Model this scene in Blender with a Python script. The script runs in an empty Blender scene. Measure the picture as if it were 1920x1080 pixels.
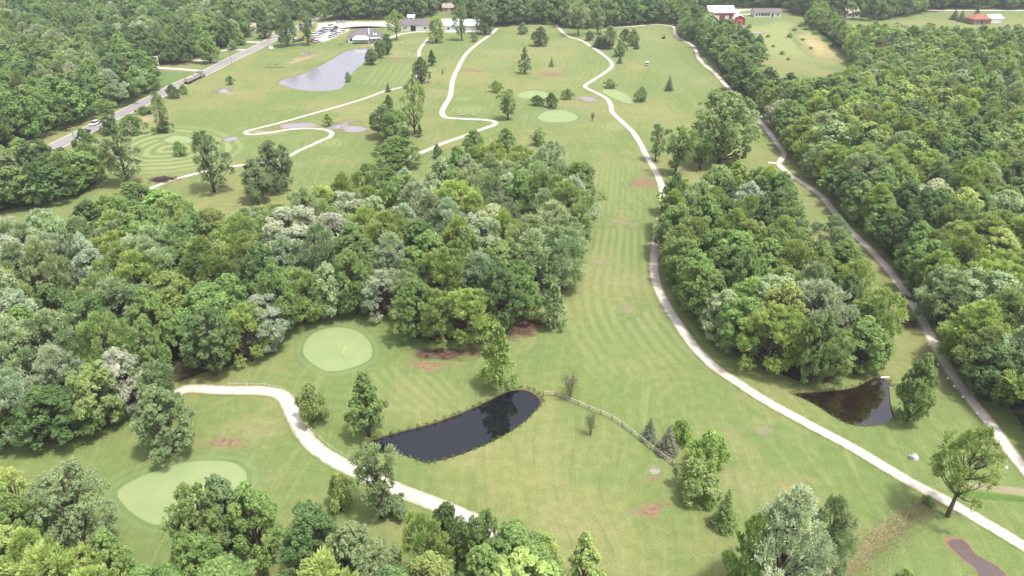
import bpy, math, random
import numpy as np
from mathutils import Vector, Matrix
from mathutils.geometry import delaunay_2d_cdt

R = math.radians
sc = bpy.context.scene
col = sc.collection
random.seed(7)

# ------------------------------------------------------------------ camera
CAM_H, PITCH, FPX = 75.0, R(28.7), 1371.0        # drone height in m, tilt, focal length in pixels of a 1920 wide frame
cam = bpy.data.cameras.new('camera')
cam.sensor_width = 36.0
cam.lens = 36.0 * FPX / 1920.0
cam.clip_start, cam.clip_end = 0.5, 9000.0
cam_o = bpy.data.objects.new('camera', cam); col.objects.link(cam_o)
cam_o.location = (0, 0, CAM_H)
cam_o.rotation_euler = (R(90) - PITCH, 0, 0)
sc.camera = cam_o

# ------------------------------------------------------------------ light
SUN_EL, SUN_AZ = R(69), R(122)     # azimuth measured from +Y (away from the drone) towards +X
world = bpy.data.worlds.new('World'); sc.world = world; world.use_nodes = True
wn, wl = world.node_tree.nodes, world.node_tree.links
wn.clear()
sky = wn.new('ShaderNodeTexSky'); sky.sky_type = 'NISHITA'; sky.sun_disc = False
sky.sun_elevation = SUN_EL; sky.sun_rotation = SUN_AZ
sky.air_density = 1.0; sky.dust_density = 3.0; sky.ozone_density = 1.0
bw = wn.new('ShaderNodeRGBToBW'); wl.new(sky.outputs[0], bw.inputs[0])
tint = wn.new('ShaderNodeMix'); tint.data_type = 'RGBA'; tint.blend_type = 'MULTIPLY'; tint.inputs[0].default_value = 1
wl.new(bw.outputs[0], tint.inputs[6]); tint.inputs[7].default_value = (1.62, 1.58, 1.64, 1)
mixs = wn.new('ShaderNodeMix'); mixs.data_type = 'RGBA'; mixs.inputs[0].default_value = 0.68   # thin high cloud veil
wl.new(sky.outputs[0], mixs.inputs[6]); wl.new(tint.outputs[2], mixs.inputs[7])
wco = wn.new('ShaderNodeTexCoord')
wno = wn.new('ShaderNodeTexNoise'); wno.inputs['Scale'].default_value = 2.2; wno.inputs['Detail'].default_value = 6
wl.new(wco.outputs['Generated'], wno.inputs['Vector'])
wmr = wn.new('ShaderNodeMapRange'); wmr.inputs[1].default_value = 0.35; wmr.inputs[2].default_value = 0.7
wmr.inputs[3].default_value = 0.85; wmr.inputs[4].default_value = 1.6
wl.new(wno.outputs['Fac'], wmr.inputs[0])
cl = wn.new('ShaderNodeMix'); cl.data_type = 'RGBA'; cl.blend_type = 'MULTIPLY'; cl.inputs[0].default_value = 1
wl.new(mixs.outputs[2], cl.inputs[6]); wl.new(wmr.outputs[0], cl.inputs[7])
bg = wn.new('ShaderNodeBackground'); bg.inputs['Strength'].default_value = 0.15
wl.new(cl.outputs[2], bg.inputs[0])
wo = wn.new('ShaderNodeOutputWorld'); wl.new(bg.outputs[0], wo.inputs[0])

sun = bpy.data.lights.new('sun', 'SUN'); sun.energy = 2.9; sun.angle = R(5.0); sun.color = (1.0, 0.965, 0.90)
sun_o = bpy.data.objects.new('sun', sun); col.objects.link(sun_o)
sdir = Vector((math.cos(SUN_EL) * math.sin(SUN_AZ), math.cos(SUN_EL) * math.cos(SUN_AZ), math.sin(SUN_EL)))
sun_o.rotation_euler = sdir.to_track_quat('Z', 'Y').to_euler()
sun_o.location = (0, 0, 200)

sc.view_settings.view_transform = 'Standard'; sc.view_settings.look = 'None'
sc.view_settings.gamma = 1.0; sc.view_settings.use_curve_mapping = False
sc.view_settings.exposure = 0.58
sc.render.engine = 'CYCLES'
cy = sc.cycles
cy.max_bounces = 5; cy.diffuse_bounces = 3; cy.glossy_bounces = 2; cy.transmission_bounces = 3
cy.transparent_max_bounces = 4; cy.volume_bounces = 0; cy.sample_clamp_indirect = 4
cy.use_denoising = True; cy.use_adaptive_sampling = True; cy.adaptive_threshold = 0.02
HAZE = 0.00021

# ------------------------------------------------------------------ geometry helpers
SP, CP = math.sin(PITCH), math.cos(PITCH)
def G(px, py, z=0.0):
    """point on the level plane z seen at this place of the survey photograph (1920x1080)"""
    a, b = (px - 960) / FPX, -(py - 540) / FPX
    d = (a, b * SP + CP, b * CP - SP)
    t = (z - CAM_H) / d[2]
    return np.array((d[0] * t, d[1] * t))
def proj(x, y, z):
    vx, vy, vz = x, y, z - CAM_H
    dep = vy * CP - vz * SP
    up = vy * SP + vz * CP
    return 960 + FPX * vx / dep, 540 - FPX * up / dep, dep
def height_for(px, py, top):
    x, y = G(px, py)
    lo, hi = 0.1, 60
    for _ in range(40):
        m = (lo + hi) / 2
        if proj(x, y, m)[1] > top: lo = m
        else: hi = m
    return lo

def catmull(pts, closed=False, step=2.0):
    P = [np.array(p, float) for p in pts]; n = len(P); out = []
    rng = range(n) if closed else range(n - 1)
    for i in rng:
        p0 = P[i - 1] if (closed or i > 0) else 2 * P[0] - P[1]
        p1 = P[i]; p2 = P[(i + 1) % n]
        p3 = P[(i + 2) % n] if (closed or i + 2 < n) else 2 * P[-1] - P[-2]
        # centripetal-ish: limit the tangents so that uneven spacing does not overshoot
        L = np.linalg.norm(p2 - p1)
        m1 = (p2 - p0); m2 = (p3 - p1)
        m1 = m1 / (np.linalg.norm(m1) + 1e-9) * L * 0.9; m2 = m2 / (np.linalg.norm(m2) + 1e-9) * L * 0.9
        k = max(2, int(L / step))
        for j in range(k):
            t = j / k
            h = (2*t**3 - 3*t**2 + 1, t**3 - 2*t**2 + t, -2*t**3 + 3*t**2, t**3 - t**2)
            out.append(h[0]*p1 + h[1]*m1 + h[2]*p2 + h[3]*m2)
    if not closed: out.append(P[-1])
    return np.array(out)

def inside(poly, x, y):
    r = False; n = len(poly); j = n - 1
    for i in range(n):
        xi, yi = poly[i][0], poly[i][1]; xj, yj = poly[j][0], poly[j][1]
        if (yi > y) != (yj > y) and x < (xj - xi) * (y - yi) / (yj - yi) + xi: r = not r
        j = i
    return r

def mesh_obj(name, verts, faces, mat=None, parent=None, smooth=False, attrs=None):
    me = bpy.data.meshes.new(name)
    me.from_pydata([tuple(map(float, v)) for v in verts], [], [tuple(f) for f in faces])
    if attrs:
        for k, v in attrs.items():
            a = me.attributes.new(k, 'FLOAT', 'POINT'); a.data.foreach_set('value', np.asarray(v, np.float32))
    if mat: me.materials.append(mat)
    if smooth: me.polygons.foreach_set('use_smooth', [True] * len(me.polygons))
    me.update()
    o = bpy.data.objects.new(name, me); col.objects.link(o)
    if parent: o.parent = parent
    return o
def tag(o, label=None, cat=None, group=None, kind=None):
    if label: o['label'] = label
    if cat: o['category'] = cat
    if group: o['group'] = group
    if kind: o['kind'] = kind
    return o
def empty(name, loc, rz=0, label=None, cat=None, group=None):
    o = bpy.data.objects.new(name, None); col.objects.link(o)
    o.location = (float(loc[0]), float(loc[1]), float(loc[2]) if len(loc) > 2 else 0.0); o.rotation_euler = (0, 0, rz)
    o.empty_display_size = 0.3
    return tag(o, label, cat, group)

class MB:
    """collects simple solids into one mesh"""
    def __init__(s): s.v, s.f = [], []
    def box(s, x0, x1, y0, y1, z0, z1):
        b = len(s.v)
        s.v += [(x0,y0,z0),(x1,y0,z0),(x1,y1,z0),(x0,y1,z0),(x0,y0,z1),(x1,y0,z1),(x1,y1,z1),(x0,y1,z1)]
        s.f += [tuple(b + i for i in q) for q in ((0,3,2,1),(4,5,6,7),(0,1,5,4),(1,2,6,5),(2,3,7,6),(3,0,4,7))]
        return s
    def hull(s, bot, top):
        """two rings with the same number of points"""
        b = len(s.v); n = len(bot); s.v += list(bot) + list(top)
        s.f.append(tuple(b + i for i in reversed(range(n)))); s.f.append(tuple(b + n + i for i in range(n)))
        for i in range(n): s.f.append((b + i, b + (i+1) % n, b + n + (i+1) % n, b + n + i))
        return s
    def tube(s, pts, rad, k=6):
        b = len(s.v); n = len(pts)
        for i, p in enumerate(pts):
            p = np.array(p, float)
            d = np.array(pts[min(i+1, n-1)], float) - np.array(pts[max(i-1, 0)], float); d /= np.linalg.norm(d) + 1e-9
            a = np.cross(d, (0.3, 0.9, 0.1) if abs(d[2]) > .8 else (0, 0, 1)); a /= np.linalg.norm(a) + 1e-9; c = np.cross(d, a)
            for j in range(k):
                t = 2 * math.pi * j / k; q = p + rad[i] * (math.cos(t) * a + math.sin(t) * c); s.v.append(tuple(q))
        for i in range(n - 1):
            for j in range(k):
                s.f.append((b + i*k + j, b + i*k + (j+1) % k, b + (i+1)*k + (j+1) % k, b + (i+1)*k + j))
        s.f.append(tuple(b + j for j in reversed(range(k)))); s.f.append(tuple(b + (n-1)*k + j for j in range(k)))
        return s
    def disc(s, c, axis, r, w, k=12):
        a = np.array(axis, float); return s.tube([np.array(c) - a * w / 2, np.array(c) + a * w / 2], [r, r], k)
    def build(s, name, mat, parent=None, smooth=False): return mesh_obj(name, s.v, s.f, mat, parent, smooth)

# ------------------------------------------------------------------ materials
def new_mat(name):
    m = bpy.data.materials.new(name); m.use_nodes = True; m.node_tree.nodes.clear(); return m
class NT:
    def __init__(s, tree): s.t = tree; s.n = tree.nodes; s.l = tree.links
    def node(s, kind, **kw):
        n = s.n.new(kind)
        for k, v in kw.items(): setattr(n, k, v)
        return n
    def put(s, sock, v):
        if isinstance(v, bpy.types.NodeSocket): s.l.new(v, sock)
        elif v is not None:
            if isinstance(v, (tuple, list)) and len(v) == 3 and sock.type == 'RGBA': v = (*v, 1)
            sock.default_value = v
    def math(s, op, a, b=0.0, c=0.0, clamp=False):
        n = s.node('ShaderNodeMath', operation=op, use_clamp=clamp)
        s.put(n.inputs[0], a); s.put(n.inputs[1], b); s.put(n.inputs[2], c); return n.outputs[0]
    def mix(s, f, a, b, mode='MIX'):
        n = s.node('ShaderNodeMix', data_type='RGBA', blend_type=mode)
        s.put(n.inputs[0], f); s.put(n.inputs[6], a); s.put(n.inputs[7], b); return n.outputs[2]
    def rng(s, v, a, b, c=0.0, d=1.0, smooth=True):
        n = s.node('ShaderNodeMapRange', interpolation_type='SMOOTHSTEP' if smooth else 'LINEAR')
        s.put(n.inputs[0], v)
        for i, q in enumerate((a, b, c, d)): n.inputs[i + 1].default_value = q
        return n.outputs[0]
    def noise(s, scale, detail=3.0, vec=None, rough=0.55, dim='3D'):
        n = s.node('ShaderNodeTexNoise', noise_dimensions=dim); n.inputs['Scale'].default_value = scale
        n.inputs['Detail'].default_value = detail; n.inputs['Roughness'].default_value = rough
        if vec is not None: s.l.new(vec, n.inputs['Vector'])
        return n.outputs['Fac']
    def pos(s): return s.node('ShaderNodeNewGeometry').outputs['Position']
    def mapped(s, vec, scale=(1,1,1), rot=(0,0,0)):
        n = s.node('ShaderNodeMapping'); n.inputs['Scale'].default_value = scale; n.inputs['Rotation'].default_value = rot
        s.l.new(vec, n.inputs['Vector']); return n.outputs[0]
    def attr(s, name, kind='GEOMETRY'):
        return s.node('ShaderNodeAttribute', attribute_name=name, attribute_type=kind)
    def out(s, shader):
        o = s.node('ShaderNodeOutputMaterial'); s.l.new(shader, o.inputs[0])
    def bsdf(s, color, rough=0.9, spec=0.2, normal=None, ior=None, metal=0.0):
        p = s.node('ShaderNodeBsdfPrincipled'); s.put(p.inputs['Base Color'], color); s.put(p.inputs['Roughness'], rough)
        s.put(p.inputs['Specular IOR Level'], spec); p.inputs['Metallic'].default_value = metal
        if normal: s.l.new(normal, p.inputs['Normal'])
        if ior: p.inputs['IOR'].default_value = ior
        return p.outputs[0]
    def bump(s, h, strength=0.3, dist=0.1):
        b = s.node('ShaderNodeBump'); b.inputs['Strength'].default_value = strength; b.inputs['Distance'].default_value = dist
        s.l.new(h, b.inputs['Height']); return b.outputs[0]

# turf colour in world space, shared by the ground and by every sheet that fades into it
gt = bpy.data.node_groups.new('turf_colour', 'ShaderNodeTree')
gt.interface.new_socket('Color', in_out='OUTPUT', socket_type='NodeSocketColor')
gt.interface.new_socket('Height', in_out='OUTPUT', socket_type='NodeSocketFloat')
g = NT(gt); go = g.node('NodeGroupOutput'); P = g.pos()
wv = g.node('ShaderNodeVectorMath', operation='MULTIPLY_ADD')                      # gently warped coordinates so that streaks curve
wn_ = g.node('ShaderNodeTexNoise'); wn_.inputs['Scale'].default_value = 0.018; wn_.inputs['Detail'].default_value = 2; g.l.new(P, wn_.inputs['Vector'])
g.l.new(wn_.outputs['Color'], wv.inputs[0]); wv.inputs[1].default_value = (26, 26, 0); g.l.new(P, wv.inputs[2]); PW = wv.outputs[0]
n1 = g.noise(0.020, 5, P, .6); n2 = g.noise(0.07, 6, P, .65); n3 = g.noise(0.6, 4, P); n4 = g.noise(4.5, 3, P)
streak = g.noise(0.9, 4, g.mapped(PW, (1.0, 0.05, 1), (0, 0, R(28))), .6)
streak2 = g.noise(1.3, 3, g.mapped(PW, (0.9, 0.045, 1), (0, 0, R(-22))), .6)
c = g.mix(g.rng(n1, 0.42, 0.60), (0.140, 0.184, 0.060), (0.200, 0.208, 0.080))
c = g.mix(g.rng(n2, 0.50, 0.72, 0, 0.6), c, (0.116, 0.176, 0.062))
c = g.mix(g.rng(g.noise(0.04, 6, P, 0.72), 0.51, 0.75, 0, 0.85), c, (0.238, 0.214, 0.108))
c = g.mix(g.rng(streak, 0.46, 0.70, 0, 0.55), c, (0.216, 0.226, 0.096))
c = g.mix(g.rng(streak2, 0.50, 0.72, 0, 0.5), c, (0.110, 0.156, 0.058))
c = g.mix(g.rng(n3, 0.30, 0.75, 0, 1), g.mix(1, c, (0.90, 0.91, 0.88), 'MULTIPLY'), g.mix(1, c, (1.10, 1.09, 1.10), 'MULTIPLY'))
c = g.mix(g.rng(n4, 0.25, 0.75, 0, 1), g.mix(1, c, (0.80, 0.83, 0.78), 'MULTIPLY'), g.mix(1, c, (1.19, 1.17, 1.19), 'MULTIPLY'))
g.put(go.inputs[0], c)
g.put(go.inputs[1], g.math('ADD', g.math('MULTIPLY', n3, 0.6), g.math('MULTIPLY', n4, 0.25)))
def turf(s):
    n = s.node('ShaderNodeGroup'); n.node_tree = gt; return n.outputs[0], n.outputs[1]
def surf_mat(name, fn):
    """fn(NT, turf colour) -> (colour, roughness, specular)"""
    m = new_mat(name); s = NT(m.node_tree); tc, th = turf(s)
    c, r, sp = fn(s, tc)
    s.out(s.bsdf(c, r, sp, s.bump(th, 0.35, 0.12)))
    return m
M = {}
M['turf'] = surf_mat('turf', lambda s, t: (t, 0.95, 0.1))

def soil_fn(c1, c2, lo=0.15, hi=0.75, scale=0.35, amt=0.55):
    def fn(s, t):
        e = s.attr('e').outputs['Fac']; P = s.pos()
        n = s.noise(scale, 6, P, 0.65); n2 = s.noise(scale * 3.3, 4, P, 0.6)
        k = s.math('ADD', s.math('SUBTRACT', 1.0, e), s.math('MULTIPLY', s.math('SUBTRACT', n, 0.5), amt * 4))
        k = s.rng(k, lo, hi)
        cc = s.mix(s.rng(n2, 0.35, 0.65), c1, c2)
        return s.mix(k, t, cc), 0.9, 0.15
    return fn
M['mud_red'] = surf_mat('reddish_mud', soil_fn((0.165, 0.095, 0.062), (0.245, 0.170, 0.105), 0.02, 0.8, 0.45, .42))
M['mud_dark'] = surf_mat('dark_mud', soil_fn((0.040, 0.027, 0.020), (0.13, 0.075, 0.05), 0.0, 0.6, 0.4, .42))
M['mud_grey'] = surf_mat('grey_mud', soil_fn((0.24, 0.19, 0.165), (0.24, 0.20, 0.12), 0.45, 1.25, 0.35))
M['mud_tan'] = surf_mat('tan_bare_ground', soil_fn((0.33, 0.255, 0.16), (0.27, 0.22, 0.12), 0.25, 0.95, 0.22))
M['field'] = surf_mat('meadow', soil_fn((0.235, 0.255, 0.10), (0.20, 0.235, 0.09), 0.1, 0.5, 0.10, .2))
M['straw'] = surf_mat('straw_meadow', soil_fn((0.40, 0.31, 0.15), (0.30, 0.27, 0.12), 0.15, 0.8, 0.09, .35))
M['lawn'] = surf_mat('house_lawn', soil_fn((0.105, 0.165, 0.05), (0.13, 0.185, 0.06), 0.0, 0.3, 0.1, .1))
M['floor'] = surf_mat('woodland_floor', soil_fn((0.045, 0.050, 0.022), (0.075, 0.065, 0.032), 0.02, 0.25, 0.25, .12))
M['ditch'] = surf_mat('ditch_grass', soil_fn((0.066, 0.130, 0.024), (0.095, 0.165, 0.035), 0.0, 0.12, 0.4, .05))
M['weedy'] = surf_mat('weedy_ground', soil_fn((0.24, 0.20, 0.13), (0.17, 0.18, 0.075), 0.1, 0.6, 0.4, .3))
M['bunker'] = surf_mat('wet_bunker_sand', soil_fn((0.105, 0.080, 0.078), (0.125, 0.095, 0.090), -0.2, -0.1, 0.5, .0))
M['rim'] = surf_mat('bunker_rim', soil_fn((0.22, 0.105, 0.06), (0.24, 0.15, 0.09), 0.08, 0.26, 0.5, .06))

def puddle_fn(s, t):
    e = s.attr('e').outputs['Fac']; P = s.pos()
    n = s.noise(0.16, 5, s.mapped(P, (0.7, 1.0, 1)), 0.6)
    k = s.math('ADD', s.math('SUBTRACT', 1.0, e), s.math('MULTIPLY', s.math('SUBTRACT', n, 0.5), 3.0))
    wet = s.rng(k, 0.42, 0.58); mud = s.rng(k, 0.1, 0.5)
    cc = s.mix(mud, t, (0.17, 0.14, 0.075))
    cc = s.mix(wet, cc, (0.23, 0.205, 0.20))
    return cc, s.math('SUBTRACT', 0.9, s.math('MULTIPLY', wet, 0.82)), s.math('ADD', 0.1, s.math('MULTIPLY', wet, 0.5))
def flat_surf(name, fn):
    m = new_mat(name); s = NT(m.node_tree); tc, th = turf(s); c, r, sp = fn(s, tc); s.out(s.bsdf(c, r, sp)); return m
M['puddle'] = flat_surf('rain_puddle', puddle_fn)

def green_fn(g0, g1):
    """g0 = where the putting surface ends, g1 = where the collar ends (fractions of the sheet)"""
    def fn(s, t):
        e = s.attr('e').outputs['Fac']; P = s.pos(); n = s.noise(0.15, 4, P)
        n2_ = s.noise(0.12, 3, P); e = s.math('ADD', e, s.math('MULTIPLY', s.math('SUBTRACT', n, 0.5), 0.09))
        sm = s.mix(s.rng(s.noise(0.22, 3, P), 0.35, 0.65), (0.212, 0.268, 0.112), (0.240, 0.288, 0.130))
        sm = s.mix(s.rng(s.noise(3.0, 2, P), 0.3, 0.7, 0, .3), sm, (0.285, 0.32, 0.17))
        sm = s.mix(s.rng(s.noise(1.1, 2, s.mapped(P, (1, .06, 1), (0, 0, R(35)))), .4, .6, 0, .35), sm, (0.215, 0.272, 0.120))
        coll = s.mix(s.rng(n, 0.35, 0.65), s.mix(.65, t, (0.108, 0.162, 0.060)), s.mix(.65, t, (0.138, 0.190, 0.072)))
        ring = s.rng(s.math('SINE', s.math('MULTIPLY', s.math('ADD', e, s.math('MULTIPLY', n2_, .05)), 40.0)), -0.6, 0.6, 0, .30)
        coll = s.mix(ring, coll, (0.205, 0.245, 0.105))
        cc = s.mix(s.rng(e, g0 - 0.012, g0 + 0.012), sm, coll)
        return s.mix(s.rng(e, g1 - 0.10, g1 + 0.12), cc, t), 0.9, 0.15
    return fn
M['green'] = surf_mat('putting_green', green_fn(0.70, 0.88))
def rings_fn(freq, amt, dark=(0.128, 0.185, 0.062), light=(0.262, 0.285, 0.125)):
    def fn(s, t):
        e = s.attr('e').outputs['Fac']; P = s.pos(); n = s.noise(0.06, 3, P)
        st = s.rng(s.math('SINE', s.math('ADD', s.math('MULTIPLY', e, freq), s.math('MULTIPLY', n, 7.0))), -0.7, 0.7)
        cc = s.mix(st, s.mix(.8, t, dark), s.mix(.8, t, light))
        k = s.math('MULTIPLY', s.math('SUBTRACT', 1.0, s.rng(e, 0.72, 1.0)), amt)
        return s.mix(k, t, cc), 0.93, 0.12
    return fn
M['rings'] = surf_mat('ring_mown_turf', rings_fn(42, 0.85))
M['rings_few'] = surf_mat('ring_mown_tee', rings_fn(20, 0.75))
def mow_fn(nstripes, amt):
    def fn(s, t):
        u = s.attr('u').outputs['Fac']; v = s.attr('v').outputs['Fac']; P = s.pos()
        n = s.noise(0.08, 3, P); n2 = s.noise(0.035, 4, P)
        st = s.rng(s.math('SINE', s.math('ADD', s.math('MULTIPLY', u, math.pi * nstripes), s.math('MULTIPLY', n, 0.5))), -0.8, 0.8)
        cc = s.mix(st, s.mix(.7, t, (0.136, 0.182, 0.064)), s.mix(.7, t, (0.232, 0.252, 0.108)))
        au = s.math('ABSOLUTE', u)
        k = s.math('MULTIPLY', s.math('SUBTRACT', 1.0, s.rng(au, 0.90, 1.0)), s.math('SUBTRACT', 1.0, s.rng(v, 0.90, 1.0)))
        k = s.math('MULTIPLY', k, s.math('MULTIPLY', s.rng(n2, 0.32, 0.60, 0.25, 1.0), amt))
        return s.mix(k, t, cc), 0.93, 0.12
    return fn
M['mow'] = surf_mat('striped_fairway', mow_fn(12, 0.6))
M['mow_faint'] = surf_mat('faintly_striped_fairway', mow_fn(14, 0.38)); M['mow_few'] = surf_mat('striped_approach', mow_fn(7, 0.6))

def path_fn(c1, c2, edge):
    def fn(s, t):
        u = s.math('ABSOLUTE', s.attr('u').outputs['Fac']); P = s.pos()
        n = s.noise(0.9, 5, P, 0.65); n2 = s.noise(0.25, 4, P)
        k = s.math('ADD', u, s.math('MULTIPLY', s.math('SUBTRACT', n, 0.5), 0.55))
        cc = s.mix(s.rng(n2, 0.35, 0.65), c1, c2)
        cc = s.mix(s.rng(s.noise(6, 3, P), 0.3, 0.7, 0, .35), cc, s.mix(1, cc, (0.8, 0.78, 0.75), 'MULTIPLY'))
        cc = s.mix(s.rng(k, 0.42, 0.80), cc, edge)
        return s.mix(s.rng(k, 0.72, 0.92), cc, t), 0.95, 0.1
    return fn
M['path'] = surf_mat('pale_limestone_path', path_fn((0.54, 0.505, 0.45), (0.47, 0.43, 0.37), (0.36, 0.31, 0.23)))
M['path_dull'] = surf_mat('dull_gravel_path', path_fn((0.60, 0.54, 0.47), (0.54, 0.475, 0.41), (0.26, 0.21, 0.16)))
M['drive'] = surf_mat('concrete_drive', path_fn((0.56, 0.53, 0.48), (0.50, 0.47, 0.42), (0.4, 0.37, 0.3)))
def road_fn(s, t):
    u = s.math('ABSOLUTE', s.attr('u').outputs['Fac']); P = s.pos()
    n = s.noise(0.5, 5, P); n2 = s.noise(0.08, 3, P)
    cc = s.mix(s.rng(n2, 0.35, 0.65), (0.245, 0.225, 0.225), (0.285, 0.262, 0.255))
    tr = s.rng(s.math('ABSOLUTE', s.math('SUBTRACT', u, 0.38)), 0.0, 0.16, 0.0, 1.0)
    cc = s.mix(tr, s.mix(1, cc, (0.9, 0.9, 0.9), 'MULTIPLY'), cc)
    k = s.math('ADD', u, s.math('MULTIPLY', s.math('SUBTRACT', n, 0.5), 0.12))
    cc = s.mix(s.rng(k, 0.74, 0.78), cc, (0.42, 0.38, 0.31))
    return s.mix(s.rng(k, 0.90, 0.98), cc, t), 0.95, 0.1
M['road'] = surf_mat('worn_asphalt_road', road_fn)
M['lot'] = surf_mat('gravel_lot', soil_fn((0.44, 0.36, 0.315), (0.50, 0.43, 0.38), 0.03, 0.2, 0.15, .08))

def plain(name, c, rough=0.7, spec=0.3, var=0.12, scale=3.0, metal=0.0, objcol=False):
    m = new_mat(name); s = NT(m.node_tree)
    n = s.noise(scale, 5, s.node('ShaderNodeTexCoord').outputs['Object'], 0.6)
    base = s.node('ShaderNodeObjectInfo').outputs['Color'] if objcol else (*c, 1)
    cc = s.mix(s.rng(n, 0.3, 0.7), s.mix(1, base, (1 - var,) * 3, 'MULTIPLY'), s.mix(1, base, (1 + var,) * 3, 'MULTIPLY'))
    s.out(s.bsdf(cc, rough, spec, None, None, metal)); M[name] = m; return m
plain('white_siding', (0.74, 0.74, 0.72), 0.6, 0.3, 0.06); plain('white_metal_roof', (0.72, 0.73, 0.76), 0.45, 0.4, 0.06)
plain('grey_shingle', (0.155, 0.138, 0.14), 0.9, 0.2, 0.25); plain('brown_shingle', (0.17, 0.135, 0.115), 0.9, 0.2, 0.25)
plain('tan_shingle', (0.36, 0.30, 0.25), 0.9, 0.2, 0.2); plain('red_paint', (0.36, 0.055, 0.075), 0.6, 0.3, 0.15)
plain('red_shingle', (0.30, 0.125, 0.095), 0.85, 0.2, 0.2); plain('tan_wall', (0.52, 0.40, 0.27), 0.8, 0.2, 0.1)
plain('dark_opening', (0.015, 0.015, 0.017), 0.6, 0.3); plain('window_glass', (0.03, 0.035, 0.045), 0.08, 0.6)
plain('tent_cloth', (0.78, 0.78, 0.77), 0.7, 0.2, 0.04); plain('weathered_wood', (0.30, 0.25, 0.205), 0.9, 0.15, 0.25)
plain('pale_wood', (0.46, 0.40, 0.33), 0.9, 0.15, 0.2); plain('dark_wood', (0.13, 0.10, 0.08), 0.9, 0.15, 0.25); plain('car_paint', (1, 1, 1), 0.28, 0.6, 0.03, objcol=True)
plain('rubber', (0.02, 0.02, 0.02), 0.85, 0.2); plain('steel', (0.45, 0.45, 0.46), 0.4, 0.5, 0.1, metal=0.6)
plain('white_paint', (0.78, 0.78, 0.76), 0.5, 0.3, 0.05); plain('boulder', (0.50, 0.47, 0.43), 0.9, 0.2, 0.25)
plain('black_plastic', (0.025, 0.025, 0.028), 0.5, 0.4); plain('picnic_red', (0.30, 0.10, 0.08), 0.8, 0.2)
plain('yellow_flag', (0.75, 0.62, 0.12), 0.8, 0.2); plain('brick_brown', (0.24, 0.15, 0.11), 0.9, 0.2, .2)
plain('dead_twig', (0.21, 0.165, 0.135), 0.95, 0.1, 0.25); plain('dead_brush', (0.085, 0.06, 0.05), 0.95, 0.1, 0.3)

def water_mat(name, deep, rough=0.04, ior=1.33, alg=.3):
    m = new_mat(name); s = NT(m.node_tree); P = s.pos()
    h = s.math('ADD', s.noise(0.9, 4, s.mapped(P, (1, .6, 1))), s.math('MULTIPLY', s.noise(0.12, 3, P), 1.5))
    sp = s.rng(s.noise(1.6, 5, P, .7), 0.66, 0.72); al = s.mix(s.math('MULTIPLY', sp, alg), deep, (0.10, 0.10, 0.07))
    s.out(s.bsdf(al, rough, 0.5, s.bump(h, 0.02, 0.05), ior)); return m
M['dark_water'] = water_mat('dark_pond_water', (0.005, 0.006, 0.010), 0.02, 1.65, .5)
M['brown_water'] = water_mat('brown_pond_water', (0.016, 0.009, 0.006), 0.02, 2.3, 0)
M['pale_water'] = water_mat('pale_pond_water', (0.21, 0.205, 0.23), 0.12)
M['bank'] = surf_mat('pond_bank', soil_fn((0.14, 0.115, 0.06), (0.20, 0.165, 0.075), 0.0, 0.45, 0.5, .25))

# foliage: colour comes from the tree (object colour), varied by spray and leaf
def leaf_mat(name, instancer=False, trans=0.33):
    m = new_mat(name); s = NT(m.node_tree)
    if instancer: base = s.attr('tint', 'INSTANCER').outputs['Color']
    else: base = s.node('ShaderNodeObjectInfo').outputs['Color']
    lv = s.attr('lv').outputs['Fac']; cv = s.attr('cv').outputs['Fac']
    c = s.mix(cv, s.mix(1, base, (0.68, 0.78, 0.68), 'MULTIPLY'), s.mix(1, base, (1.28, 1.20, 1.18), 'MULTIPLY'))
    c = s.mix(lv, s.mix(1, c, (0.80, 0.83, 0.81), 'MULTIPLY'), s.mix(1, c, (1.24, 1.22, 1.20), 'MULTIPLY'))
    d = s.bsdf(c, 0.55, 0.28)
    t = s.node('ShaderNodeBsdfTranslucent'); s.put(t.inputs[0], s.mix(1, c, (1.15, 1.2, 0.7), 'MULTIPLY'))
    mx = s.node('ShaderNodeMixShader'); mx.inputs[0].default_value = trans
    s.l.new(d, mx.inputs[1]); s.l.new(t.outputs[0], mx.inputs[2]); s.out(mx.outputs[0]); return m
M['leaf'] = leaf_mat('foliage'); M['leaf_far'] = leaf_mat('woodland_foliage', True)
plain('bark', (0.125, 0.10, 0.08), 0.95, 0.1, 0.35, 4.0); plain('pale_bark', (0.27, 0.24, 0.21), 0.9, 0.1, 0.3, 4.0)

# ------------------------------------------------------------------ ground, ponds, sheets
_layer = [0]
def lay(z):
    _layer[0] += 1; return z + 0.0005 * (_layer[0] % 8)
def W(pts): return [G(*p) for p in pts]

POND = {
 'centre': W([(678,833),(700,822),(750,808),(800,795),(850,778),(900,757),(940,737),(965,728),(990,728),(1010,738),(1018,752),(1005,770),(985,790),(960,808),(925,827),(890,843),(850,857),(815,866),(795,868),(770,858),(735,850),(700,849),(681,845)]),
 'grove': W([(1484,738),(1500,745),(1530,760),(1560,780),(1590,795),(1622,800),(1650,797),(1674,786),(1686,768),(1686,746),(1676,722),(1658,708),(1642,706),(1624,715),(1600,725),(1560,731),(1520,734),(1498,735)]),
 'club': W([(518,155),(530,148),(570,136),(600,122),(630,105),(650,94),(670,90),(692,88),(697,94),(688,108),(680,120),(665,132),(657,143),(648,153),(647,158),(640,165),(620,170),(590,171),(555,168),(530,161)]),
 'small': W([(996,101),(1008,98),(1025,97.5),(1040,99),(1038,103.5),(1024,105.5),(1010,105.5),(1000,104)]),
}
for k in POND: POND[k] = catmull(POND[k], True, 1.2)
def centroid(p): return np.mean(p, axis=0)

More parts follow.
